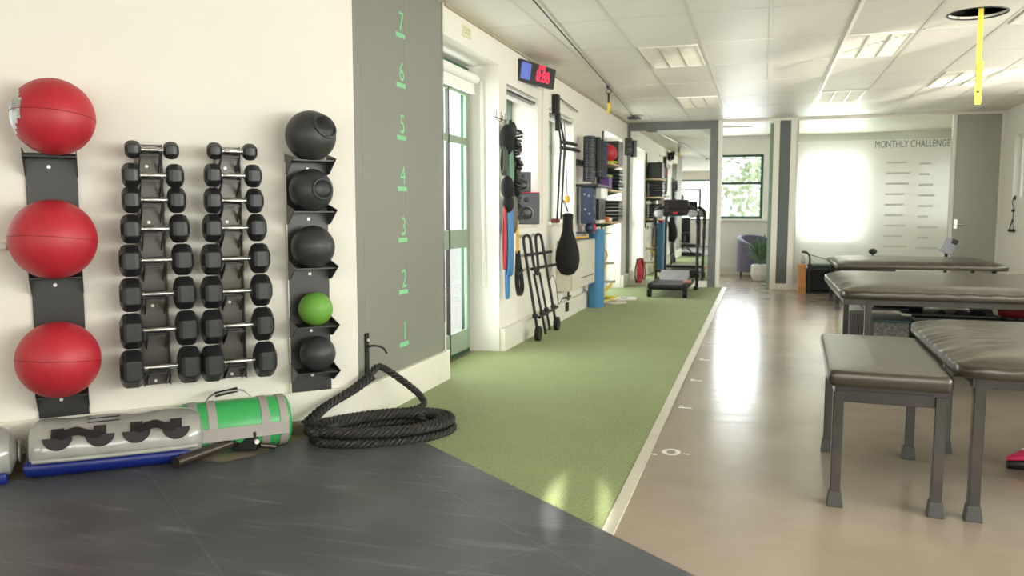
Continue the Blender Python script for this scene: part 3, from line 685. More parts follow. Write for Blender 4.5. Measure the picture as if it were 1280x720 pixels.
# green power bag
gbg = wthing('power_bag', 'green cylindrical training bag with grey webbing bands by the wall', 'bag', .69, .135, .0)
gbg.rotation_euler = (0, 0, WA)
R = .128; hl = .27
prof = [(.03, -hl), (R*.8, -hl+.003), (R*.95, -hl+.014), (R, -hl+.035), (R, hl-.035), (R*.95, hl-.014), (R*.8, hl-.003), (.03, hl)]
MB().lathe(prof, axis='X', c=(0, 0, R), n=40).build('body', M['gbag'], gbg, smooth=True)
for x in (-.20, -.115, .135, .225):
    MB().lathe([(R+.001, x-.021), (R+.004, x-.019), (R+.004, x+.019), (R+.001, x+.021)], axis='X', c=(0, 0, R), n=40).build('webbing_band', M['gtape'], gbg, smooth=True)
MB().strap([(x, -math.cos(.06)*(R+.006), R-.01) for x in (-.24, -.1, .1, .245)], (0, .12, 1), .062, .004).build('webbing_strip', M['gtape'], gbg)
MB().strap(smooth_path([(-.13, -.01, 2*R+.003), (-.11, -.01, 2*R+.03), (-.05, -.01, 2*R+.048), (.04, -.01, 2*R+.045), (.085, -.01, 2*R+.006)], 5), (0, 1, 0), .03, .005).build('top_handle', M['gtape'], gbg)
MB().cyl((-.09, -.01, 2*R+.036), (.02, -.01, 2*R+.052), .013).build('handle_grip', M['steel'], gbg, smooth=True)
# bar gadget
gd = thing('bar_joint', 'short dark grey metal tube with a black swivel joint on the mat edge', 'bar joint', (-2.52, 3.12, .016), math.atan2(.31, .062))
MB().cyl((-.16, 0, .034), (.16, 0, .044), .026, n=24).build('sleeve', mat('worn_gunmetal', (84, 76, 68), .3, metal=.7, var=.15), gd, smooth=True)
MB().cyl((.16, 0, .045), (.22, 0, .047), .032, n=20).build('collar', M['black'], gd, smooth=True)
MB().box((.24, -.03, .05), (.09, .12, .10), rot=(0, 0, .5), bev=.01).build('hinge_block', M['black'], gd)
MB().tube(arc((.27, -.05, .10), .05, -.4, PI+.6, 12, (.6, -.8, 0), (0, 0, 1)), .012).build('yoke', M['black'], gd, smooth=True)
MB().cyl((.235, -.095, .05), (.225, -.115, .05), .012).build('bolt', M['screw'], gd, smooth=True)
MB().cyl((.30, -.09, .085), (.295, -.10, .085), .011).build('bolt', M['screw'], gd, smooth=True)
MB().cyl((.24, -.12, .03), (.30, -.16, .014), .014).build('lever', mat('worn_gunmetal', (84, 76, 68), .3, metal=.7), gd, smooth=True)

# ---- battle rope
br = thing('battle_rope', 'thick black twisted battle rope coiled on the turf edge, tied to the wall', 'rope', (0, 0, 0))
def twisted(path, r, name='strand_run', pitch=.085):
    # resample
    P = [Vector(p) for p in path]; d = [0]
    for a, b in zip(P, P[1:]): d.append(d[-1]+(b-a).length)
    n = int(d[-1]/(pitch/7)); pts = []; j = 0
    for i in range(n+1):
        t = d[-1]*i/n
        while j < len(d)-2 and d[j+1] < t: j += 1
        pts.append(P[j].lerp(P[j+1], (t-d[j])/max(1e-9, d[j+1]-d[j])))
    mb = MB(); up = Vector((0, 0, 1)); frames = []
    for i, p in enumerate(pts):
        tg = (pts[min(i+1, n)]-pts[max(i-1, 0)]).normalized()
        x = tg.cross(up)
        if x.length < 1e-3: x = Vector((1, 0, 0))
        x.normalize(); frames.append((p, x, x.cross(tg).normalized())); 
    for k in range(3):
        q = [p+x*math.cos(i/7*2*PI+k*2*PI/3)*r*.56+u*math.sin(i/7*2*PI+k*2*PI/3)*r*.56 for i, (p, x, u) in enumerate(frames)]
        mb.tube(q, r*.50, n=7)
    return mb
cx, cy = -1.915, 3.80; ax = Vector((.76, .65, 0)); bx = Vector((-.65, .76, 0))
coil = []
TURN = 7
for i in range(TURN*40+1):
    t = i/40; a = 2*PI*t+3.6
    lay = t/TURN
    k = (t % 3.5)/3.5 if t < 3.5 else 1-((t-3.5) % 3.5)/3.5
    A = .40-.115*k; B = .235-.10*k
    z = .028+(.045 if t > 3.5 else 0)+.004*math.sin(a*2)
    p = Vector((cx, cy, z))+ax*math.cos(a)*A+bx*math.sin(a)*B
    coil.append(p)
twisted(coil, .022).build('coil', M['rope'], br, smooth=True)
st = coil[-1]
twisted(smooth_path([(-2.26, 3.58, .10), (-2.22, 3.70, .16), (-2.13, 3.85, .23), (-2.075, 3.97, .30), (-2.065, 4.04, .325), (-2.03, 4.07, .31), (-1.93, 4.13, .22), (-1.86, 4.16, .15), (-1.83, 4.14, .10), (-1.86, 4.05, .09)], 6), .021).build('anchored_run', M['rope'], br, smooth=True)
twisted(smooth_path([(-2.20, 3.56, .12), (-2.17, 3.68, .18), (-2.10, 3.84, .235), (-2.05, 3.95, .29)], 6), .021).build('second_run', M['rope'], br, smooth=True)
an = thing('wall_anchor', 'black metal anchor bracket on the grey wall above the rope', 'anchor', (-2.154, 4.075, .30))
MB().b2((0, -.02, -.06), (.01, .02, .21)).build('plate', M['black'], an, bev=.002)
MB().tube(smooth_path([(.005, 0, .13), (.05, .0, .14), (.09, .03, .125), (.105, .05, .09)], 5), .006).build('hook', M['black'], an, smooth=True)
MB().cyl((.01, 0, .17), (.018, 0, .17), .009).build('screw', M['screw'], an)

# ============================================================ TABLES
def cushion(W_, D_, H_, r=.045, puff=.02, pleats=True, corner=14, seed=1):
    """rounded upholstered pad, footprint W_ x D_ centred, bottom at z=0; pleats run along the left end"""
    rnd = random.Random(seed); b = MB(); rings = []
    def outline(t, inset):
        # superellipse perimeter
        a = 2*PI*t; c, s_ = math.cos(a), math.sin(a); n_ = corner
        k = (abs(c)**n_+abs(s_)**n_)**(-1/n_)
        return (W_/2-inset)*c*k, (D_/2-inset)*s_*k
    N_ = 240; prof = []
    for i in range(9): # side roll
        a = -PI/2+PI*i/8; sa = math.copysign(abs(math.sin(a))**.75, math.sin(a))
        prof.append((r*(1-abs(math.cos(a))**.6), H_/2+sa*H_/2))
    layers = prof+[(r+.02, H_+puff*.22), (r+.05, H_+puff*.5), (r+.10, H_+puff*.8), (r+.16, H_+puff*.95), (min(W_, D_)*.4, H_+puff)]
    for (ins, z) in layers:
        ring = []
        for k in range(N_):
            x, y = outline(k/N_, ins); dz = 0
            if pleats and z > H_*.6:
                e_ = max(0, 1-abs(x+W_/2)/.22)
                dz = .006*e_*math.sin(y*58+math.sin(y*13)*2)+.004*max(0, 1-abs(abs(y)-D_/2)/.1)*math.sin(x*40)
            ring.append(b.b.verts.new((x, y, z+dz)))
        rings.append(ring)
    for A, B in zip(rings, rings[1:]):
        for k in range(N_): b.b.faces.new((A[k], A[(k+1) % N_], B[(k+1) % N_], B[k]))
    b.b.faces.new(rings[0][::-1]); b.b.faces.new(rings[-1]); return b
def sqtube(b, p, q, w_=.04):
    p = Vector(p); q = Vector(q); d_ = q-p
    r_ = bmesh.ops.create_cube(b.b, size=1); bmesh.ops.scale(b.b, vec=(w_, w_, d_.length), verts=r_['verts'])
    b._xf(r_['verts'], Matrix.Translation((p+q)/2) @ d_.to_track_quat('Z', 'X').to_matrix().to_4x4()); return b
def footed_leg(parent, x, y, h, top=None, w_=.042, m='steel'):
    tx, ty = top or (x, y)
    lg = MB(); 
    # square leg kept axis aligned: prism sheared from foot to top
    vs = []
    for (cx_, cy_, z) in ((x, y, .04), (tx, ty, h)):
        vs.append([lg.b.verts.new((cx_+a*w_/2, cy_+c*w_/2, z)) for a, c in ((-1, -1), (1, -1), (1, 1), (-1, 1))])
    A, B = vs
    for k in range(4): lg.b.faces.new((A[k], A[(k+1) % 4], B[(k+1) % 4], B[k]))
    lg.b.faces.new(A[::-1]); lg.b.faces.new(B)
    l = lg.build('leg', M[m], parent, bev=.004)
    ft = MB(); vs = []
    for (k_, z) in ((.031, 0), (.03, .012), (.0245, .062)):
        vs.append([ft.b.verts.new((x+a*k_, y+c*k_, z)) for a, c in ((-1, -1), (1, -1), (1, 1), (-1, 1))])
    for A, B in zip(vs, vs[1:]):
        for k in range(4): ft.b.faces.new((A[k], A[(k+1) % 4], B[(k+1) % 4], B[k]))
    ft.b.faces.new(vs[0][::-1]); ft.b.faces.new(vs[-1])
    ft.build('rubber_foot', M['foot'], l, bev=.003)
# stool-like end piece, footprint 0.43 x 1.05
st_ = thing('padded_stool', 'low black padded stool bench with grey square legs, nearest on the floor', 'stool', (.495, 3.43, 0), math.radians(-2))
cu_ = cushion(.455, 1.06, .066, r=.02, puff=.004, seed=2, pleats=False, corner=30).build('seat', M['leather'], st_, smooth=True); cu_.location = (-.004, .475, .505)
for (x, y) in ((-.185, .0), (.185, .0), (-.185, .80), (.185, .80)): footed_leg(st_, x, y+.01, .48)
b = MB()
for y in (.01, .81): b.b2((-.165, y-.012, .435), (.165, y+.012, .485))
for x in (-.185, .185): b.b2((x-.012, .03, .435), (x+.012, .79, .485))
b.b2((-.2, 0, .478), (.2, .9, .505)); b.build('apron', M['steel'], st_, bev=.002)
# plinth table 1
def table(name, label, loc, rz, W_, D_, H_, legs, leg_m='steel', ov=.08, seed=1, thick=.08, apron=True, dark_first=False):
    t = thing(name, label, 'treatment table', loc, rz, 'wide padded treatment tables')
    c = cushion(W_, D_, thick*.72, r=.018, puff=thick*.5, seed=seed, corner=20).build('cushion', M['leather'], t, smooth=True); c.location = (W_/2, D_/2, H_-thick)
    for i_, (x, y) in enumerate(legs): footed_leg(t, x, y, H_-thick-.005, m='black' if (dark_first and i_ == 0) else leg_m, w_=.034 if (dark_first and i_ == 0) else .042)
    if apron:
        xs = [l[0] for l in legs]; ys_ = [l[1] for l in legs]
        b = MB(); z0, z1 = H_-thick-.045, H_-thick-.004
        b.b2((min(xs)-.03, min(ys_)-.02, z0), (max(xs), min(ys_)+.02, z1)); b.b2((min(xs)-.03, max(ys_)-.02, z0), (max(xs), max(ys_)+.02, z1))
        b.b2((min(xs)-.018, min(ys_)+.02, z0), (min(xs)+.018, max(ys_)-.02, z1)); b.b2((max(xs)-.018, min(ys_)+.02, z0), (max(xs)+.018, max(ys_)-.02, z1))
        b.b2((min(xs)-.02, min(ys_), z1), (max(xs)+.02, max(ys_), z1+.004)); b.build('apron', M[leg_m], t, bev=.002)
    return t
table('treatment_table', 'black padded treatment table on square legs, nearest, beside the low stool', (.715, 3.345, 0), math.radians(-1.5), 2.0, 1.34, .642,
      [(.095, .09), (.155, 1.05), (1.85, .09), (1.85, 1.05)], seed=3, thick=.07)
t3 = table('treatment_table', 'long black padded treatment table with crates stored beneath it', (.50, 5.72, 0), 0, 2.1, 1.62, .70,
      [(.06, .20), (.19, .12), (1.95, .12), (1.95, 1.4)], seed=4, dark_first=True)
table('treatment_table', 'farthest black padded treatment table, in front of the frosted glass', (.84, 10.3, 0), 0, 1.85, 1.5, .605,
      [(.06, .3), (.06, 1.3), (1.75, .3), (1.75, 1.3)], leg_m='black', seed=5, apron=False)
# things stored beneath
cr = thing('storage_crate', 'grey ribbed crate standing under the long treatment table', 'crate', (.66, 6.75, 0))
MB().b2((0, 0, 0), (.12, .5, .43), bev=.008).build('body', M['grate'], cr)
rb = MB()
for k in range(7): rb.b2((.008+k*.016, -.006, .02), (.014+k*.016, 0, .41))
rb.build('rib', M['steel'], cr)
c2 = thing('storage_crate', 'box with a speckled side under the long table, left of the dark gear', 'crate', (.80, 6.55, 0))
MB().b2((0, 0, 0), (.26, .45, .37), bev=.006).build('body', M['speck'], c2); MB().b2((-.012, -.012, .37), (.272, .46, .392), bev=.003).build('rim', mat('dark_teal_rim', (34, 66, 58), .4), c2)
MB().b2((-.012, -.004, .0), (.018, .0, .37)).build('corner_post', M['steel'], c2)
c3 = thing('storage_tub', 'black open tub filled with gear under the long treatment table', 'tub', (1.10, 6.5, 0))
MB().b2((0, 0, 0), (1.2, .62, .42), bev=.01).build('body', M['black'], c3)
MB().b2((-.01, -.012, .40), (1.21, .63, .425), bev=.004).build('rim', M['rackm'], c3)
for i, (x, y, z, w_, d_, a, lb_) in enumerate(((1.22, 6.88, .487, .74, .3, -.02, 'dark flat board on top of the gear under the long table'), (1.33, 6.75, .437, .62, .4, -.03, 'second dark board lying lower in the gear under the table'), (.93, 6.90, .455, .30, .4, 0, 'small grey board over the speckled box under the table'))):
    t = thing('board', lb_, 'board', (x, y, z), a)
    MB().b2((-w_/2, -d_/2, -.01), (w_/2, d_/2, .01), bev=.006).build('panel', M['rackm'], t)
    if i < 2: MB().box((-w_/2+.03, -d_/2-.01, 0), (.07, .03, .026), rot=(0, 0, -.5), bev=.006).build('metal_clip', M['chrome'], t)
MB_ = thing('dumbbell_bundle', 'tangle of black grips lying in the tub under the long table', 'grips', (1.48, 6.6, .425))
for k in range(5):
    MB().tube(arc((-.2+k*.13, .02*(k % 2), .0), .035, 0, PI, 10, (.9, .3*(-1)**k, 0), (0, 0, 1)), .012).build('grip', M['rubber'], MB_, smooth=True)
for x0_, x1_, m_, lb_ in ((1.12, 1.27, 'bluew', 'blue box standing in shade behind the gear under the long table'), (1.60, 1.86, 'white', 'white box standing behind the gear under the long table')):
    t = thing('storage_box', lb_, 'box', (x0_, 7.2, 0)); MB().b2((0, 0, 0), (x1_-x0_, .12, .55), bev=.006).build('body', M[m_], t); MB().b2((-.004, -.004, .55), (x1_-x0_+.004, .124, .565), bev=.003).build('lid', M[m_], t)
bb = thing('bean_bag', 'dark red and cream padded sack at the right edge under the long table', 'sack', (1.93, 6.60, .426))
sagbag(.62, .17, .3, sag=.3).build('body', M['dkred'], bb, smooth=True)
MB().lathe([(.03, -.315), (.062, -.30), (.076, -.27), (.077, -.24)], axis='X', c=(0, 0, .075)).build('cream_end', M['cream'], bb, smooth=True)
bb.rotation_euler = (0, .03, 0)
# shoe at right edge
sh = thing('trainer', 'pink running shoe with a dark sole at the right edge of the floor', 'shoe', (1.19, 4.20, 0), math.radians(10))
def shoe_loft(h0, h1, wk, name, m, top=False):
    b = MB(); rings = []
    for i in range(15):
        u = i/14; x = -.07+u*.28
        wd_ = (.05*math.sin(min(1, u*2.6+.12)*PI/2)*(1-.18*math.sin(u*PI))*(1 if u < .9 else 1-(u-.9)*3))*wk
        hh = h1(u); ring = []
        for k in range(16):
            a = 2*PI*k/16; ring.append(b.b.verts.new((x, math.cos(a)*wd_, h0+(hh-h0)*(.5+.5*math.sin(a)))))
        rings.append(ring)
    for A, B in zip(rings, rings[1:]):
        for k in range(16): b.b.faces.new((A[k], A[(k+1) % 16], B[(k+1) % 16], B[k]))
    b.b.faces.new(rings[0][::-1]); b.b.faces.new(rings[-1])
    return b.build(name, m, sh, smooth=True)
shoe_loft(0, lambda u: .058 if u > .1 else .04+.018*u*10, 1.06, 'sole', M['black'])
shoe_loft(.04, lambda u: .06+.09*min(1, u*1.7)**1.2, .93, 'upper', M['pink'])
for k in range(4): MB().tube(smooth_path([(.0+k*.022, -.03, .075+k*.012), (.0+k*.022, 0, .098+k*.014), (.0+k*.022, .03, .075+k*.012)], 4), .003, n=6).build('lace', M['white'], sh)
# gear on and behind the far table
wb = thing('low_shelf_unit', 'low black cabinet with a warm wood end panel beside the partition', 'cabinet', (.515, 12.45, 0))
MB().b2((0, 0, 0), (.10, .42, .43), bev=.003).build('wood_end', M['wood'], wb)
MB().b2((.10, .03, .355), (1.3, .44, .385), bev=.003).build('top', M['steel'], wb)
MB().b2((.10, .40, .0), (1.3, .42, .355)).b2((.10, .05, .0), (1.3, .40, .03)).b2((1.27, .05, .03), (1.3, .4, .355)).b2((.5, .05, .03), (.52, .40, .355)).build('carcass', M['black'], wb)
gp_ = tag(MB().b2((.70, 12.5, .386), (1.1, 12.86, .43), bev=.015).build('foam_pad', mat('dark_green_foam', (44, 62, 52), .6), smooth=True), 'dark green pad lying on the low black cabinet', 'pad')
jr_ = thing('water_jug', 'small clear jug standing on the wood end of the low cabinet', 'jug', (.57, 12.6, .43))
MB().lathe([(.03, 0), (.034, .01), (.034, .09), (.02, .11), (.02, .13)], n=20).build('body', M['clear'], jr_, smooth=True)
pr = thing('pulley_arm', 'thin black curved arm with a cord by the low cabinet', 'pulley arm', (.66, 12.42, 0))
MB().tube(smooth_path([(0, 0, 0), (0, 0, .45), (-.01, 0, .56), (-.06, 0, .62), (-.12, 0, .615)], 6), .014).build('arm', M['black'], pr, smooth=True)
MB().tube([(-.1, 0, .61), (.35, -.4, .49)], .005).build('cord', M['black'], pr)
MB().b2((-.03, -.03, .33), (.03, .03, .45), bev=.006).build('clamp', M['black'], pr)
d_ = thing('desk_gadget', 'small black ball-shaped device standing behind the farthest table', 'device', (1.44, 11.95, .0))
MB().ball((0, 0, .66), .05, sc=(1.1, .8, .8)).build('head', M['black'], d_, smooth=True); MB().cyl((0, 0, 0), (0, 0, .64), .012).lathe([(.1, 0), (.1, .012), (.02, .02)]).build('stand', M['black'], d_, smooth=True)
mch = thing('exercise_console', 'tilted silver-grey machine display with a black knob rising behind the farthest table', 'console', (2.36, 12.0, 0))
MB().cyl((0, .1, 0), (0, .03, .66), .02).b2((-.2, -.05, 0), (.2, .25, .03)).build('post', M['black'], mch)
MB().box((.02, .0, .74), (.16, .05, .2), rot=(0, .45, 0), bev=.008).build('screen', mat('silver_grey_screen', (150, 152, 160), .3), mch)
MB().box((.085, .0, .80), (.08, .07, .07), rot=(0, .45, 0), bev=.015).build('knob', M['black'], mch)

# ============================================================ LEFT WALL EQUIPMENT
# timer
tm = thing('wall_timer', 'black interval timer with red digits on the wall near the ceiling', 'timer', (XL+.07, 7.33, 2.475), 0)
tm.rotation_euler = (0, math.radians(8), math.radians(-14))
MB().b2((-.03, -.33, -.095), (.03, .33, .095), bev=.006).build('case', M['black'], tm)
MB().b2((.0305, -.31, -.07), (.032, -.14, .075)).build('blue_display', M['ledblue'], tm)
text('digits', '8:88', .15, (.032, .09, -.012), (PI/2, 0, PI/2), M['led'], tm, depth=.001, sx=1.0)
text('digits', '8:88', .06, (.032, .06, .068), (PI/2, 0, PI/2), M['led'], tm, depth=.001, sx=1.2)
MB().b2((-.07, -.28, -.03), (-.03, -.22, .03)).b2((-.07, .22, -.03), (-.03, .28, .03)).build('bracket', M['black'], tm)
# hook rail with bands
hk = thing('hook_rail', 'small metal hook rail on the pier beside the band cluster', 'hooks', (XL, 6.48, 1.98))
MB().b2((0, -.14, -.004), (.006, .17, .004)).build('rail', M['steel'], hk)
for y in (-.09, .03, .14): MB().tube(smooth_path([(.003, y, .06), (.004, y, -.01), (.04, y, -.03), (.06, y, .01)], 4), .003, n=6).build('hook', M['steel'], hk)
def band_loop(name, lab, m, y, x, z1, z0, w_=.03, gap=.03, cat='resistance band', grp='resistance bands on the hooks'):
    t = thing(name, lab, cat, (x, y, 0), 0, grp)
    pts = smooth_path([(0, -.004, z0), (gap*.5, -.012, z0+.05), (gap*.6, -.006, (z0+z1)/2), (gap*.2, 0, z1), (-gap*.5, .006, (z0+z1)/2), (-gap*.4, .008, z0+.05), (0, -.004, z0)], 5)
    MB().strap(pts, (0.25, 1, 0), w_, .004).build('loop', m, t)
    return t
# black ladder of resistance: the long studded black strap
lad = thing('battle_strap', 'long black beaded strap bunch hanging at the edge of the first window', 'strap', (XL+.05, 6.62, 0))
b = MB()
for k in range(30):
    z = 1.90-k*.026; b.box((.03+.01*math.sin(k*1.3), .10+.02*math.sin(k*.7), z), (.05, .12, .02), rot=(.15*math.sin(k), .2*math.cos(k*2), 0))
b.build('bead_row', M['rubber'], lad)
b = MB()
for j in range(7):
    b.tube(smooth_path([(.01*(j % 3)-.01, .02+.012*j, 1.93), (.02*math.sin(j*2), .0+.016*j, 1.6), (.02*math.cos(j), .03+.016*j, 1.35), (.01, .05+.013*j, 1.12)], 5), .011, n=6)
b.build('cord_bunch', M['black'], lad, smooth=True)
MB().tube(smooth_path([(0, .0, 1.98), (.01, .04, 2.02-.1), (0, .0, 1.85), (0, -.02, 1.92), (0, 0, 1.98)], 5), .012).build('hanging_loop', M['black'], lad, smooth=True)
t = thing('boxing_pad', 'black round padded strap bundle at the top of the band cluster', 'pad', (XL+.08, 6.43, 1.80))
MB().ball((0, 0, 0), .11, sc=(.55, .8, 1.15)).build('pad', mat('black_fabric', (16, 15, 16), .85), t, smooth=True); MB().ball((.02, .07, .08), .07, sc=(.6, .8, 1.1)).build('cuff', M['rubber'], t, smooth=True)
band_loop('resistance_band', 'dark olive band hanging highest in the cluster', M['dgband'], 6.35, XL+.08, 1.74, 1.50, .07)
band_loop('resistance_band', 'pale sage green band hanging in the middle of the cluster', M['gband'], 6.47, XL+.09, 1.72, 1.38, .06, .04)
t = thing('boxing_pad', 'black figure-of-eight pad hanging below the sage green band', 'pad', (XL+.10, 6.38, 1.40))
MB().ball((0, 0, 0), .10, sc=(.5, .95, 1.0)).ball((0, .02, -.13), .085, sc=(.5, 1, .9)).build('pad', mat('black_fabric', (16, 15, 16), .85), t, smooth=True)
band_loop('resistance_band', 'narrow red band hanging at the left of the cluster', M['redl'], 6.33, XL+.09, 1.25, .72, .035, .02)
band_loop('resistance_band', 'wide blue band hanging beside the red one', M['blue'], 6.43, XL+.10, 1.27, .66, .085, .03)
band_loop('resistance_band', 'longer blue band reaching lowest in the cluster', M['blue'], 6.47, XL+.07, 1.10, .46, .05, .02)
band_loop('resistance_band', 'grey-brown band hanging between the blue and the yellow', M['gband2'], 6.54, XL+.10, 1.33, 1.02, .07, .04)
sg = thing('suspension_strap', 'yellow strap ending in a black foot loop, below the first window', 'strap', (XL+.08, 6.74, 0), 0)
MB().strap([(0, -.02, 1.22), (0, 0, .84)], (.1, 1, 0), .055, .004).build('yellow_webbing', M['yel2'], sg)
MB().strap(smooth_path([(0, 0, .86), (.01, -.05, .72), (.02, -.09, .60), (.02, -.05, .50), (.01, .03, .46), (.01, .10, .52), (0, .09, .66), (0, .03, .78), (0, 0, .86)], 5), (1, 0, .1), .04, .006).build('foot_loop', M['black'], sg)
MB().cyl((.02, -.10, .65), (.01, .10, .68), .016).build('grip_bar', M['black'], sg, smooth=True)
# speakers on the sill
def speaker(name, lab, loc, rz, w_, d_, h_, m, r):
    t = thing(name, lab, 'speaker', loc, rz, None)
    MB().b2((-w_/2, 0, 0), (w_/2, d_, h_), bev=.008).build('cabinet', m, t)
    MB().lathe([(r, 0), (r, -.006), (r*.85, -.007), (r*.8, .0)], axis='Y', c=(0, -.001, h_*.36)).build('woofer_ring', M['steel'], t, smooth=True)
    MB().ball((0, -.004, h_*.36), r*.78, sc=(1, .15, 1)).build('woofer', M['cone'], t, smooth=True)
    MB().ball((0, -.002, h_*.78), r*.35, sc=(1, .3, 1)).build('tweeter', M['cone'], t, smooth=True)
    return t
bigs = speaker('loudspeaker', 'large grey loudspeaker with a pink top edge on the first window sill', (XL-.03, 7.38, 1.083), math.radians(25), .26, .24, .30, M['spk'], .07)
MB().b2((-.13, -.002, .30), (.13, .24, .306)).build('pink_edge', M['pink'], bigs)
smalls = speaker('loudspeaker', 'small black loudspeaker standing on top of the large grey one', (XL-.06, 7.38, 1.39), math.radians(25), .15, .16, .19, M['spk'], .05)
hp = thing('cable_bundle', 'black tangle of coiled straps lying on the first window sill', 'straps', (XL-.0, 7.0, 1.083))
b = MB()
for k in range(7):
    c = (random.uniform(-.08, .03), random.uniform(-.14, .16), .08+random.uniform(-.01, .05)); th = random.uniform(0, PI)
    b.tube(arc(c, .065+random.uniform(-.01, .01), 0, 2*PI, 20, (math.cos(th), math.sin(th), 0), (0, .25, 1))[:-1], .012, closed=True, n=6)
b.build('coil', M['black'], hp, smooth=True)
# folded stands leaning on wall
def yz(y, z, lean): return (lean, y, z)
fs = thing('folded_trolley_frame', 'folded black tubular stand with small wheels leaning on the wall', 'stand', (XL, 0, 0))
def lx(z): return .17-.12*z
def P3(y, z): return (lx(z), y, z)
tb = [ [P3(6.99, .93), P3(7.12, .05)], [P3(7.62, .93), P3(7.80, .06)], [P3(7.21, .62), P3(7.38, .03)], [P3(7.40, .62), P3(7.55, .05)] ]
MB().tube(tb[0], .014).build('outer_tube', M['rubber'], fs, smooth=True); MB().tube(tb[1], .014).build('outer_tube', M['rubber'], fs, smooth=True)
MB().tube(tb[2], .012).build('inner_tube', M['rubber'], fs, smooth=True); MB().tube(tb[3], .012).build('inner_tube', M['rubber'], fs, smooth=True)
MB().tube(smooth_path([P3(6.99, .92), P3(7.02, .97), P3(7.10, .985), P3(7.19, .97), P3(7.22, .92), P3(7.23, .75), P3(7.26, .65), P3(7.31, .61), P3(7.37, .65), P3(7.39, .75), P3(7.40, .92), P3(7.43, .97), P3(7.51, .985), P3(7.59, .97), P3(7.62, .92)], 5), .014).build('handle_bow', M['rubber'], fs, smooth=True)
for (a, b_, za, zb) in ((7.0, 7.85, .81, .80), (7.08, 8.12, .675, .66), (7.15, 7.85, .22, .24)):
    MB().cyl((lx(za)+.02, a, za), (lx(zb)+.02, b_, zb), .014).build('cross_bar', M['rubber'], fs, smooth=True)
for (y) in (7.10, 7.80): MB().cyl((.15, y, .075), (.19, y, .075), .07, n=24).build('wheel', M['black'], fs, smooth=True)
for (y, z) in ((7.09, .24), (7.33, .24), (7.5, .25), (7.77, .25)): MB().ball((lx(z), y, z), .028).build('joint', M['black'], fs, smooth=True)
wr = MB().tube(smooth_path([(XL+.06, 7.86, .45), (XL+.07, 8.0, .55), (XL+.06, 8.2, .42), (XL+.06, 8.3, .22), (XL+.055, 8.5, .26), (XL+.055, 8.62, .24)], 6), .004, n=6)
tag(wr.build('wall_wire', M['rubber']), 'thin dark wire curving over the wall right of the folded stand', 'wire')
tag(MB().b2((XL+.05, 8.65, .2-.11), (XL+.075, 8.73, .2-.01), bev=.005).build('wall_socket', M['black']), 'small black socket on the white wall trunking', 'socket')
# straps set at window 2
ss = thing('suspension_trainer', 'black bracket with two long black straps hanging at the second window', 'suspension trainer', (XL, 8.24, 0))
MB().b2((0, -.04, 2.22), (.07, .05, 2.42), bev=.008).build('bracket', M['black'], ss)
MB().cyl((.04, .0, 2.41), (.04, 1.0, 2.36), .008).build('top_rod', M['steel'], ss)
MB().b2((.02, .02, 2.05), (.07, .08, 2.24), bev=.008).build('buckle', M['black'], ss)
for dy, dx in ((0, 0), (.13, .01)):
    MB().strap(smooth_path([(.04+dx, .0+dy*.3, 2.25), (.05+dx, .16+dy*.8, 1.95), (.05+dx, .13+dy, 1.7), (.05+dx, .02+dy, 1.12)], 6), (1, .5, 0), .022, .01).build('strap', M['black'], ss)
for (z, y1) in ((1.965, .86), (1.905, 1.0)):
    MB().tube([(.05, .18, z-.02), (.06, y1*.75, z), (.06, y1, z)], [.02, .022, .018]).build('handle_bar', M['rubber'], ss, smooth=True)
MB().tube(smooth_path([(.05, .3, 2.2), (.05, .38, 1.9), (.05, .45, 1.5), (.05, .48, 1.32)], 5), .006).build('cord', M['steel'], ss)
MB().b2((.03, .42, 1.30), (.07, .52, 1.38), bev=.01).build('tag', M['yel2'], ss)
MB().b2((-.02, .02, 1.084), (.06, .12, 1.13), bev=.01).build('end_grip', mat('dull_red', (120, 40, 30), .5), ss)
# black sack
sk = thing('drawstring_sack', 'black fabric sack hanging in front of the cream wall heater', 'sack', (XL+.20, 8.12, 0))
MB().lathe([(.03, 1.19), (.075, 1.175), (.07, 1.10), (.075, 1.0), (.12, .90), (.16, .80), (.17, .70), (.15, .62), (.09, .555), (.02, .54)], n=24).build('bag', mat('black_fabric', (16, 15, 16), .85), sk, smooth=True)
MB().tube(smooth_path([(0, 0, 1.20), (-.05, .0, 1.28), (-.08, 0, 1.33), (-.04, .02, 1.29), (.0, .03, 1.2)], 4), .006).build('drawstring', M['black'], sk)
sk.scale = (.75, .85, 1)
# heater box
hb = thing('wall_heater', 'cream boxy wall heater mounted low under the second window', 'heater', (XL, 0, 0))
MB().b2((0, 8.44, .335), (.16, 9.75, .87), bev=.008).build('casing', M['box'], hb)
MB().b2((.0, 8.46, .87), (.15, 9.74, .885)).build('top_grille', M['grate'], hb)
MB().b2((.16, 9.0, .44), (.163, 9.7, .45)).b2((.16, 8.46, .35), (.163, 8.47, .86)).build('groove', M['rackm'], hb)
MB().cyl((.05, 8.8, .335), (.05, 8.8, .2), .012).cyl((.05, 8.7, .24), (.05, 8.9, .24), .014).build('valve', M['steel'], hb, smooth=True)
b = MB().tube(smooth_path([(XL+.07, 8.75, .895), (XL+.12, 8.95, .91), (XL+.08, 9.15, .90), (XL+.15, 9.3, .91), (XL+.09, 9.5, .90)], 6), .012)
tag(b.build('skipping_rope', M['yel2'], smooth=True), 'yellow and black rope lying on top of the cream heater', 'rope')
# blue roll
br_ = thing('foam_roll', 'tall light blue foam mat roll standing at the end of the heater', 'foam roll', (XL+.155, 9.86, .008))
MB().cyl((0, 0, 0), (0, 0, .975), .10, n=36).build('roll', M['bfoam'], br_, smooth=True)
sp_ = [(math.cos(t*.35)*(.015+.0045*t), math.sin(t*.35)*(.015+.0045*t), .977) for t in range(18)]
MB().tube(sp_, .0025, n=5).build('spiral_edge', mat('dark_blue_edge', (40, 80, 120), .6), br_)
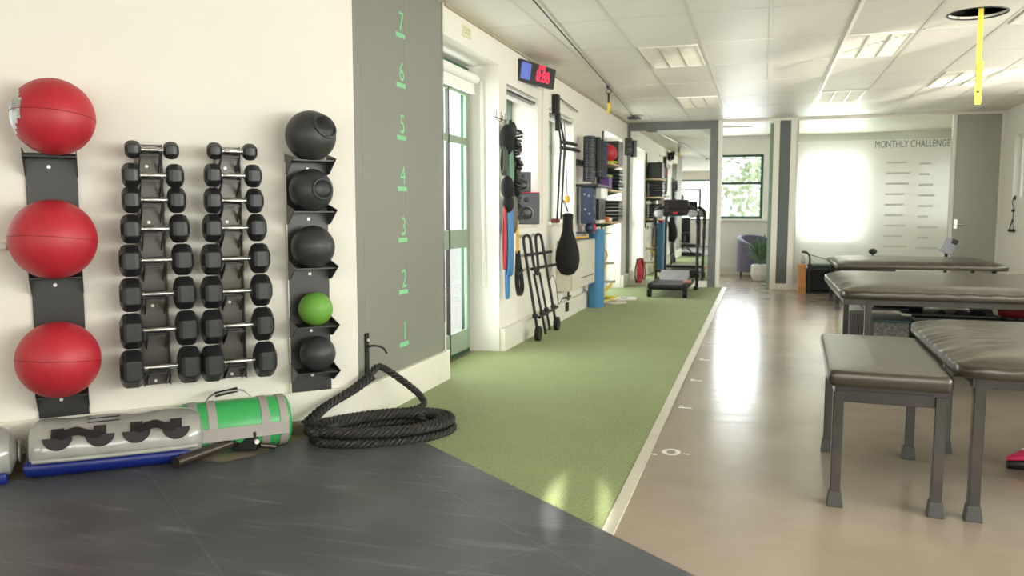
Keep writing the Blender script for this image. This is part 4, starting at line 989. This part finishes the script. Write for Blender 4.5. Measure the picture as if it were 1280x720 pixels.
# foam rollers and panels on the wall
for i, (y, r_, lab, z0, z1) in enumerate(((9.40, .075, 'thick dark textured foam roller hanging nearest on the wall', 1.56, 2.09), (9.58, .045, 'slim dark foam roller next to the thick one', 1.62, 2.09), (9.79, .045, 'third slim dark foam roller in the wall row', 1.62, 2.08), (10.0, .045, 'fourth blue-grey foam roller, last in the wall row', 1.62, 2.07))):
    t = thing('foam_roller', lab, 'foam roller', (XL+(.15 if i == 0 else .21), y, z0), 0, 'foam rollers on the left wall')
    n_k = 16; pf = [(r_*.9, 0)]
    for k in range(n_k): zz = (z1-z0)*k/n_k; dz_ = (z1-z0)/n_k; pf += [(r_*.93, zz+dz_*.12), (r_, zz+dz_*.25), (r_, zz+dz_*.8), (r_*.93, zz+dz_*.95)]
    pf.append((r_*.9, z1-z0)); b = MB().lathe(pf, n=24); b.build('core', M['foam'] if i < 3 else M['navy'], t, smooth=True)
    MB().lathe([(r_*.6, z1-z0), (r_*.6, z1-z0+.003), (r_*.3, z1-z0+.003)], n=20).build('end_hole', M['black'], t)
rb_ = thing('wall_holder', 'dark wall holder behind the hanging foam rollers', 'holder', (XL, 9.68, 1.5))
MB().b2((0, -.33, .25), (.03, .38, .32)).b2((0, -.33, 0), (.27, .38, .03)).build('frame', M['black'], rb_)
nv = thing('foam_block', 'dark navy perforated foam panel hanging below the thick roller', 'foam panel', (XL+.06, 9.44, 1.06))
MB().b2((0, -.10, 0), (.15, .10, .43), bev=.012).build('panel', M['navy'], nv, smooth=True)
for (y, z) in ((-.04, .33), (.04, .31), (-.03, .18), (.04, .14), (0, .05)): MB().ball((.152, y, z), .016, sc=(.3, 1, 1)).build('hole', M['gtape'], nv)
for (x, z) in ((.05, .35), (.10, .33), (.06, .17), (.11, .12)): MB().ball((x, -.101, z), .013, sc=(1, .3, 1)).build('hole', M['gtape'], nv)
pw = thing('hanging_pads', 'white top panel with four dark slotted pads hanging below the slim rollers', 'pads', (XL+.12, 9.8, 1.06))
MB().b2((0, -.16, .30), (.13, .26, .435), bev=.006).build('white_top', M['white'], pw)
for k in range(4): MB().b2((.01, -.15+k*.10, .04), (.11, -.085+k*.10, .31), bev=.01).build('pad', M['rackm'], pw)
MB().b2((0, -.14, 0), (.12, .2, .045), bev=.02).build('white_base', M['white'], pw)
kb = thing('cloth_heap', 'small blue and pink heap of cloths under the navy panel', 'cloths', (XL+.14, 9.5, .98))
MB().ball((0, 0, .03), .07, sc=(.8, 1.2, .9)).build('blue_cloth', M['navy'], kb, smooth=True); MB().ball((.0, .15, .03), .05).build('pink_cloth', M['pink'], kb, smooth=True)
MB().b2((-.14, -.12, -.035), (.06, .22, -.02)).build('ledge', M['steel'], kb)
# shelves
for i, (z, lab) in enumerate(((1.825, 'top'), (1.485, 'middle'), (1.075, 'lowest'))):
    t = thing('wall_shelf', lab+' pale wood shelf on the left wall beside the mirror', 'shelf', (XL, 10.55, z), 0, 'pale wood wall shelves')
    MB().b2((0, -.42, -.025), (.28, .42, 0), bev=.003).build('board', M['shelfw'], t)
    for y in (-.3, .35): MB().b2((0, y-.012, -.09), (.02, y+.012, -.025)).prism([(.0, -.09), (.25, -.026), (0, -.026)], y-.004, y+.004, axis='Y').build('bracket', M['green'], t)
tag(MB().b2((XL, 10.93, .9), (XL+.02, 10.96, 2.3)).build('shelf_upright', M['green']), 'dark green vertical rail carrying the wood shelves', 'rail')
t = thing('gym_ball', 'small red ball on the top wood shelf', 'ball', (XL+.20, 10.36, 1.85+.105)); MB().ball((0, 0, 0), .115).build('shell', M['red'], t, smooth=True); MB().cyl((0, 0, .112), (0, 0, .117), .01).build('valve', M['white'], t)
tag(MB().lathe([(.09, 0), (.115, .004), (.12, .022), (.10, .024)], c=(XL+.20, 10.36, 1.826)).build('ring_stand', M['lime'], smooth=True), 'lime ring holding the small red ball', 'ring')
tag(MB().b2((XL+.03, 10.55, 1.826), (XL+.30, 10.92, 2.13), bev=.01).build('foam_block', M['rackm']), 'dark square foam block on the top wood shelf', 'block')
tag(MB().b2((XL+.12, 10.20, 1.486), (XL+.24, 10.42, 1.65), bev=.006).build('box', M['purple']), 'purple box on the middle wood shelf', 'box')
tag(MB().b2((XL+.10, 10.18, 1.651), (XL+.25, 10.40, 1.672), bev=.006).build('yoga_strap', M['lime']), 'lime strap lying on the purple box', 'strap')
for sh_i, z0 in enumerate((1.486, 1.076)):
    for k in range(6):
        tag(MB().box((XL+.18, 10.72, z0+.024+k*.046), (.26, .34, .042), rot=(0, 0, random.uniform(-.04, .04)), bev=.01).build('foam_slab', M['black' if k % 2 else 'foam']),
            '%s dark foam slab in the stack on the %s wood shelf' % (['bottom', 'second', 'third', 'fourth', 'fifth', 'top'][k], ['middle', 'lowest'][sh_i]), 'foam slab', 'stacked dark foam slabs on the shelves')
tag(MB().b2((XL+.08, 10.22, 1.076), (XL+.22, 10.34, 1.14), bev=.01).build('box', M['orange']), 'small orange box on the lowest wood shelf', 'box')
tag(MB().lathe([(.03, 0), (.045, .02), (.045, .05), (.02, .055)], c=(XL+.2, 10.43, 1.076)).build('tape_roll', M['white'], smooth=True), 'small white roll on the lowest wood shelf', 'roll')
# pegs, hoses, discs
for i, (y, z, lab) in enumerate(((10.6, .90, 'upper thin'), (10.75, .50, 'middle'), (10.85, .24, 'lowest'))):
    t = thing('wall_peg', lab+' chrome storage peg sticking out near the yellow hose', 'peg', (XL, y, z), 0, 'chrome pegs on the wall')
    MB().cyl((0, 0, 0), (.22, -.02, .015), .018 if i else .008).build('rod', M['chrome'], t, smooth=True); MB().cyl((0, 0, 0), (.01, 0, 0), .04).build('flange', M['steel'], t)
hz = thing('yellow_hose', 'yellow rubber tubing looped over the pegs by the blue roll', 'tubing', (XL+.10, 0, 0))
MB().tube(smooth_path([(0, 10.2, .68), (.02, 10.5, .72), (.03, 10.7, .62), (.0, 10.6, .52), (-.02, 10.3, .50)], 6), .012).build('upper_loop', M['yel2'], hz, smooth=True)
MB().tube(smooth_path([(0, 10.75, .47), (.02, 10.4, .33), (.0, 10.35, .15), (.06, 10.7, .05), (.12, 10.9, .03), (.1, 10.5, .03), (.05, 10.2, .05), (.04, 10.5, .14), (.08, 10.8, .22)], 6), .02).build('lower_loop', M['yhose'], hz, smooth=True)
t = thing('floor_disc', 'round cream disc lying on the turf by the yellow tubing', 'disc', (-1.86, 10.35, .008)); MB().lathe([(.17, 0), (.18, .008), (.18, .02), (.165, .028), (.06, .026)], n=40).build('plate', M['cream'], t, smooth=True); MB().lathe([(.05, .026), (.05, .032), (.02, .032)]).build('hub', M['gtape'], t)
t = thing('floor_disc', 'flat white board on the turf behind the cream disc', 'board', (-1.80, 10.85, .008), .1); MB().b2((-.15, -.16, 0), (.17, .16, .022), bev=.01).build('plate', M['white'], t); MB().b2((-.04, -.03, .022), (.05, .03, .026)).build('insert', M['rackm'], t)
# small speaker on mirror corner
ms_ = speaker('loudspeaker', 'small black loudspeaker mounted high at the left mirror corner', (XL+.06, 12.82, 2.10), math.radians(20), .12, .12, .27, M['black'], .05)
MB().b2((-.02, .14, .1), (.02, .22, .14)).build('mount', M['black'], ms_)
rbnd = thing('band_loops', 'red looped bands hanging low beside the mirror frame', 'resistance band', (-1.93, 12.93, 0))
for k in range(3): MB().tube(smooth_path([(0+.02*k, 0, .44), (-.03+.03*k, -.02, .25), (-.01+.03*k, -.03, .06), (.025+.03*k, -.02, .2), (.0+.02*k, 0, .44)], 6), .012, n=8).build('loop', M['redl'] if k else M['rubber'], rbnd, smooth=True)
MB().cyl((0, -.02, .43), (0, .13, .43), .02).build('hook', M['black'], rbnd)

# ============================================================ TREADMILL
tr = thing('treadmill', 'black treadmill standing on the turf before the tall mirror', 'treadmill', (-1.265, 11.25, .008))
MB().b2((-.27, .05, .10), (.27, 1.30, .17), bev=.02).build('deck', M['rackm'], tr)
MB().b2((-.21, .04, .171), (.21, 1.15, .178)).build('belt', mat('running_belt', (70, 72, 78), .4, var=.1), tr)
MB().cyl((-.21, .05, .145), (.21, .05, .145), .033, n=20).build('roller', M['rubber'], tr, smooth=True)
for sg in (-1, 1):
    MB().b2((sg*.24-.03, .0, .13), (sg*.24+.03, 1.2, .195), bev=.012).build('side_rail', M['black'], tr)
    MB().cyl((sg*.245-.03, .05, .055), (sg*.245+.03, .05, .055), .055, n=24).build('wheel', M['black'], tr, smooth=True)
    MB().tube(smooth_path([(sg*.31, 1.28, .02), (sg*.315, 1.20, .6), (sg*.32, 1.12, 1.1)], 5), .024, n=10).build('upright', M['black'], tr, smooth=True)
    MB().tube(smooth_path([(sg*.32, 1.14, 1.0), (sg*.315, 1.05, 1.16), (sg*.27, .98, 1.24), (sg*.19, .98, 1.27)], 5), .03, n=10).build('handrail', M['black'], tr, smooth=True)
    MB().ball((sg*.245, .99, 1.17), .09, sc=(.85, .5, .75)).build('cup_panel', mat('pale_grey_plastic', (160, 160, 158), .35), tr, smooth=True)
    MB().b2((sg*.30-.03, 1.2, 0), (sg*.30+.03, 1.38, .06), bev=.01).build('base_foot', M['black'], tr)
MB().b2((-.31, 1.24, .26), (.31, 1.30, .30), bev=.01).build('cross_brace', M['black'], tr)
b = MB().prism([(.85, .15), (1.22, .17), (1.22, .30), (1.1, .31), (.95, .26)], -.21, .21, axis='X'); b.build('motor_cover', mat('silver_grey_cover', (150, 148, 146), .3), tr, bev=.01)
b = MB().box((0, 1.0, 1.27), (.38, .06, .22), rot=(-.35, 0, 0), bev=.02); b.build('console', mat('dark_console', (40, 30, 32), .35), tr, smooth=True)
MB().box((0, .955, 1.29), (.22, .02, .10), rot=(-.35, 0, 0), bev=.004).build('screen', M['black'], tr)
MB().box((0, .94, 1.175), (.07, .02, .03), rot=(-.35, 0, 0)).build('red_button', M['led'] if False else M['redl'], tr)
MB().b2((-.26, .97, 1.13), (.26, 1.03, 1.18), bev=.015).build('console_base', M['black'], tr)
MB().box((.26, .25, .21), (.10, .12, .035), rot=(0, 0, .3), bev=.01).build('safety_clip', mat('rosy_plastic', (190, 120, 112), .4), tr)

# ============================================================ ROOM BEYOND
ac = thing('tub_armchair', 'lilac grey tub armchair in the room beyond the doorway', 'armchair', (-.10, 15.45, 0), math.radians(35))
b = MB(); n_ = 20; rin, rout = .27, .36; prev = None
for i in range(n_+1):
    a = math.radians(-35+250*i/n_); zt = .62+.16*math.sin(max(0, min(1, (i/n_)))*PI)**1.0
    q = [b.b.verts.new((math.cos(a)*R_, math.sin(a)*R_, z)) for R_, z in ((rin, .16), (rout, .10), (rout+.01, zt), (rin+.01, zt))]
    if prev:
        for k in range(4): b.b.faces.new((prev[k], prev[(k+1) % 4], q[(k+1) % 4], q[k]))
    else: b.b.faces.new(q[::-1])
    prev = q
b.b.faces.new(prev); b.build('shell', M['arm'], ac, smooth=True, bev=.02)
MB().lathe([(.05, .12), (.275, .12), (.285, .3), (.28, .42), (.25, .45), (.05, .455)], n=32).build('seat_cushion', M['arm'], ac, smooth=True)
for (x, y) in ((-.2, -.2), (.2, -.2), (-.2, .2), (.2, .2)): MB().cyl((x, y, .12), (x, y, 0), .022, .016).build('leg', M['black'], ac, smooth=True)
pp = thing('potted_plant', 'leafy green plant in a white faceted pot beyond the doorway', 'plant', (-.03, 14.55, 0))
MB().lathe([(.10, 0), (.125, .02), (.17, .12), (.165, .26), (.145, .29), (.13, .29)], n=8).build('pot', M['white'], pp)
MB().lathe([(.05, .27), (.138, .275), (.13, .285), (.05, .285)], n=20).build('soil', M['soil'], pp)
b = MB(); rnd = random.Random(5)
for k in range(70):
    a = rnd.uniform(0, 2*PI); L_ = rnd.uniform(.3, .56); el = rnd.uniform(.75, 1.45); d0 = Vector((math.cos(a)*math.cos(el), math.sin(a)*math.cos(el), math.sin(el)))
    base = Vector((math.cos(a)*.03, math.sin(a)*.03, .28+rnd.uniform(0, .15))); pts = [base+d0*L_*t+Vector((0, 0, -.22*L_*t*t)) for t in (0, .25, .5, .75, 1)]
    side = d0.cross(Vector((0, 0, 1))).normalized(); ws = (.008, .022, .028, .018, .002); pv = None
    for p, w_ in zip(pts, ws):
        q = (b.b.verts.new(p-side*w_), b.b.verts.new(p+Vector((0, 0, -.006))), b.b.verts.new(p+side*w_))
        if pv: b.b.faces.new((pv[0], pv[1], q[1], q[0])); b.b.faces.new((pv[1], pv[2], q[2], q[1]))
        pv = q
b.build('foliage', M['leaf'], pp, smooth=True)
MB().cyl((0, 0, .27), (.02, 0, .5), .012).build('stem', M['soil'], pp)
sd = thing('floor_saucer', 'small white saucer on the floor by the doorway jamb', 'saucer', (.03, 13.75, 0)); MB().lathe([(.05, 0), (.06, .004), (.075, .02), (.07, .02), (.05, .01)], n=24).build('dish', M['white'], sd, smooth=True)
# meeting room furniture behind the frosted glass
mt = thing('meeting_table', 'pale grey table seen blurred through the frosted glass', 'table', (1.0, 14.3, 0))
MB().b2((-.45, -.4, .70), (.45, .4, .74), bev=.006).build('top', M['door'], mt)
for x in (-.4, .4):
    for y in (-.35, .35): MB().b2((x-.02, y-.02, 0), (x+.02, y+.02, .70)).build('leg', M['steel'], mt)

# ============================================================ BEHIND THE CAMERA (seen in the mirror)
mg = thing('weight_machine', 'dark weight machine at the back of the gym, seen in the mirror', 'weight machine', (-2.55, -1.9, .016))
MB().b2((-.5, -.4, 0), (.5, .4, .1)).b2((-.5, -.05, .1), (-.42, .05, 1.9)).b2((.42, -.05, .1), (.5, .05, 1.9)).b2((-.5, -.05, 1.9), (.5, .05, 1.98)).build('frame', M['steel'], mg)
MB().b2((-.15, -.12, .12), (.15, .12, 1.0)).build('weight_stack', M['black'], mg, bev=.01)
MB().b2((-.2, .25, .42), (.2, .65, .5), bev=.02).build('seat', M['leather'], mg); MB().cyl((0, .4, 0), (0, .4, .42), .03).build('seat_post', M['steel'], mg)
for x in (-.62, .62):
    for z in (.45, .95): MB().cyl((x-.05, 0, z), (x+.05, 0, z), .2, n=28).build('weight_plate', M['rubber'], mg, smooth=True)
MB().cyl((-.45, .1, 1.7), (.45, .1, 1.7), .018).build('bar', M['chrome'], mg)
# wall strap on the right wall
hd = thing('handle_strap', 'grey cord with a black triangular handle hanging on the right wall', 'handle', (3.23, 12.38, 0))
MB().b2((-.015, -.02, 1.36), (0, .02, 1.42)).build('hook', M['steel'], hd)
MB().tube(smooth_path([(-.02, 0, 1.40), (-.03, .02, 1.33), (-.02, -.01, 1.25), (-.02, 0, 1.12)], 5), .006).build('cord', M['steel'], hd)
MB().ball((-.02, 0, 1.22), .022).build('ball', M['black'], hd, smooth=True)
MB().tube([(-.02, 0, 1.11), (-.03, -.10, .95), (-.03, .10, .95)], .008, closed=True, n=6).build('triangle', M['black'], hd)
MB().cyl((-.03, -.10, .95), (-.03, .10, .95), .02).build('grip', M['black'], hd, smooth=True)

# ============================================================ OUTSIDE
struct(MB().b2((-30, -30, -.3), (30, 45, -.16)).build('ground', M['paving']))
rnd = random.Random(11)
for i, (x, y, s_) in enumerate(((-2.6, 20.5, 1.3), (.2, 21.6, 1.4))):
    t = thing('tree', ['pale leafy tree outside the far office window, left', 'pale leafy tree outside the far office window, right'][i], 'tree', (x, y, -.16))
    MB().cyl((0, 0, 0), (0, 0, 1.4), .12, .07).build('trunk', M['soil'], t, smooth=True)
    b = MB()
    for k in range(700):
        d0 = Vector((rnd.gauss(0, 1), rnd.gauss(0, 1), rnd.gauss(0, 1))).normalized()*s_*rnd.uniform(.5, 1)
        c = d0+Vector((0, 0, 2.0)); u = Vector((rnd.gauss(0, 1), rnd.gauss(0, 1), rnd.gauss(0, 1))).normalized()*.11; v = u.cross(d0).normalized()*.07
        q = [b.b.verts.new(c+a) for a in (u, v, -u, -v)]; b.b.faces.new(q)
    b.build('crown', M['outside'], t)
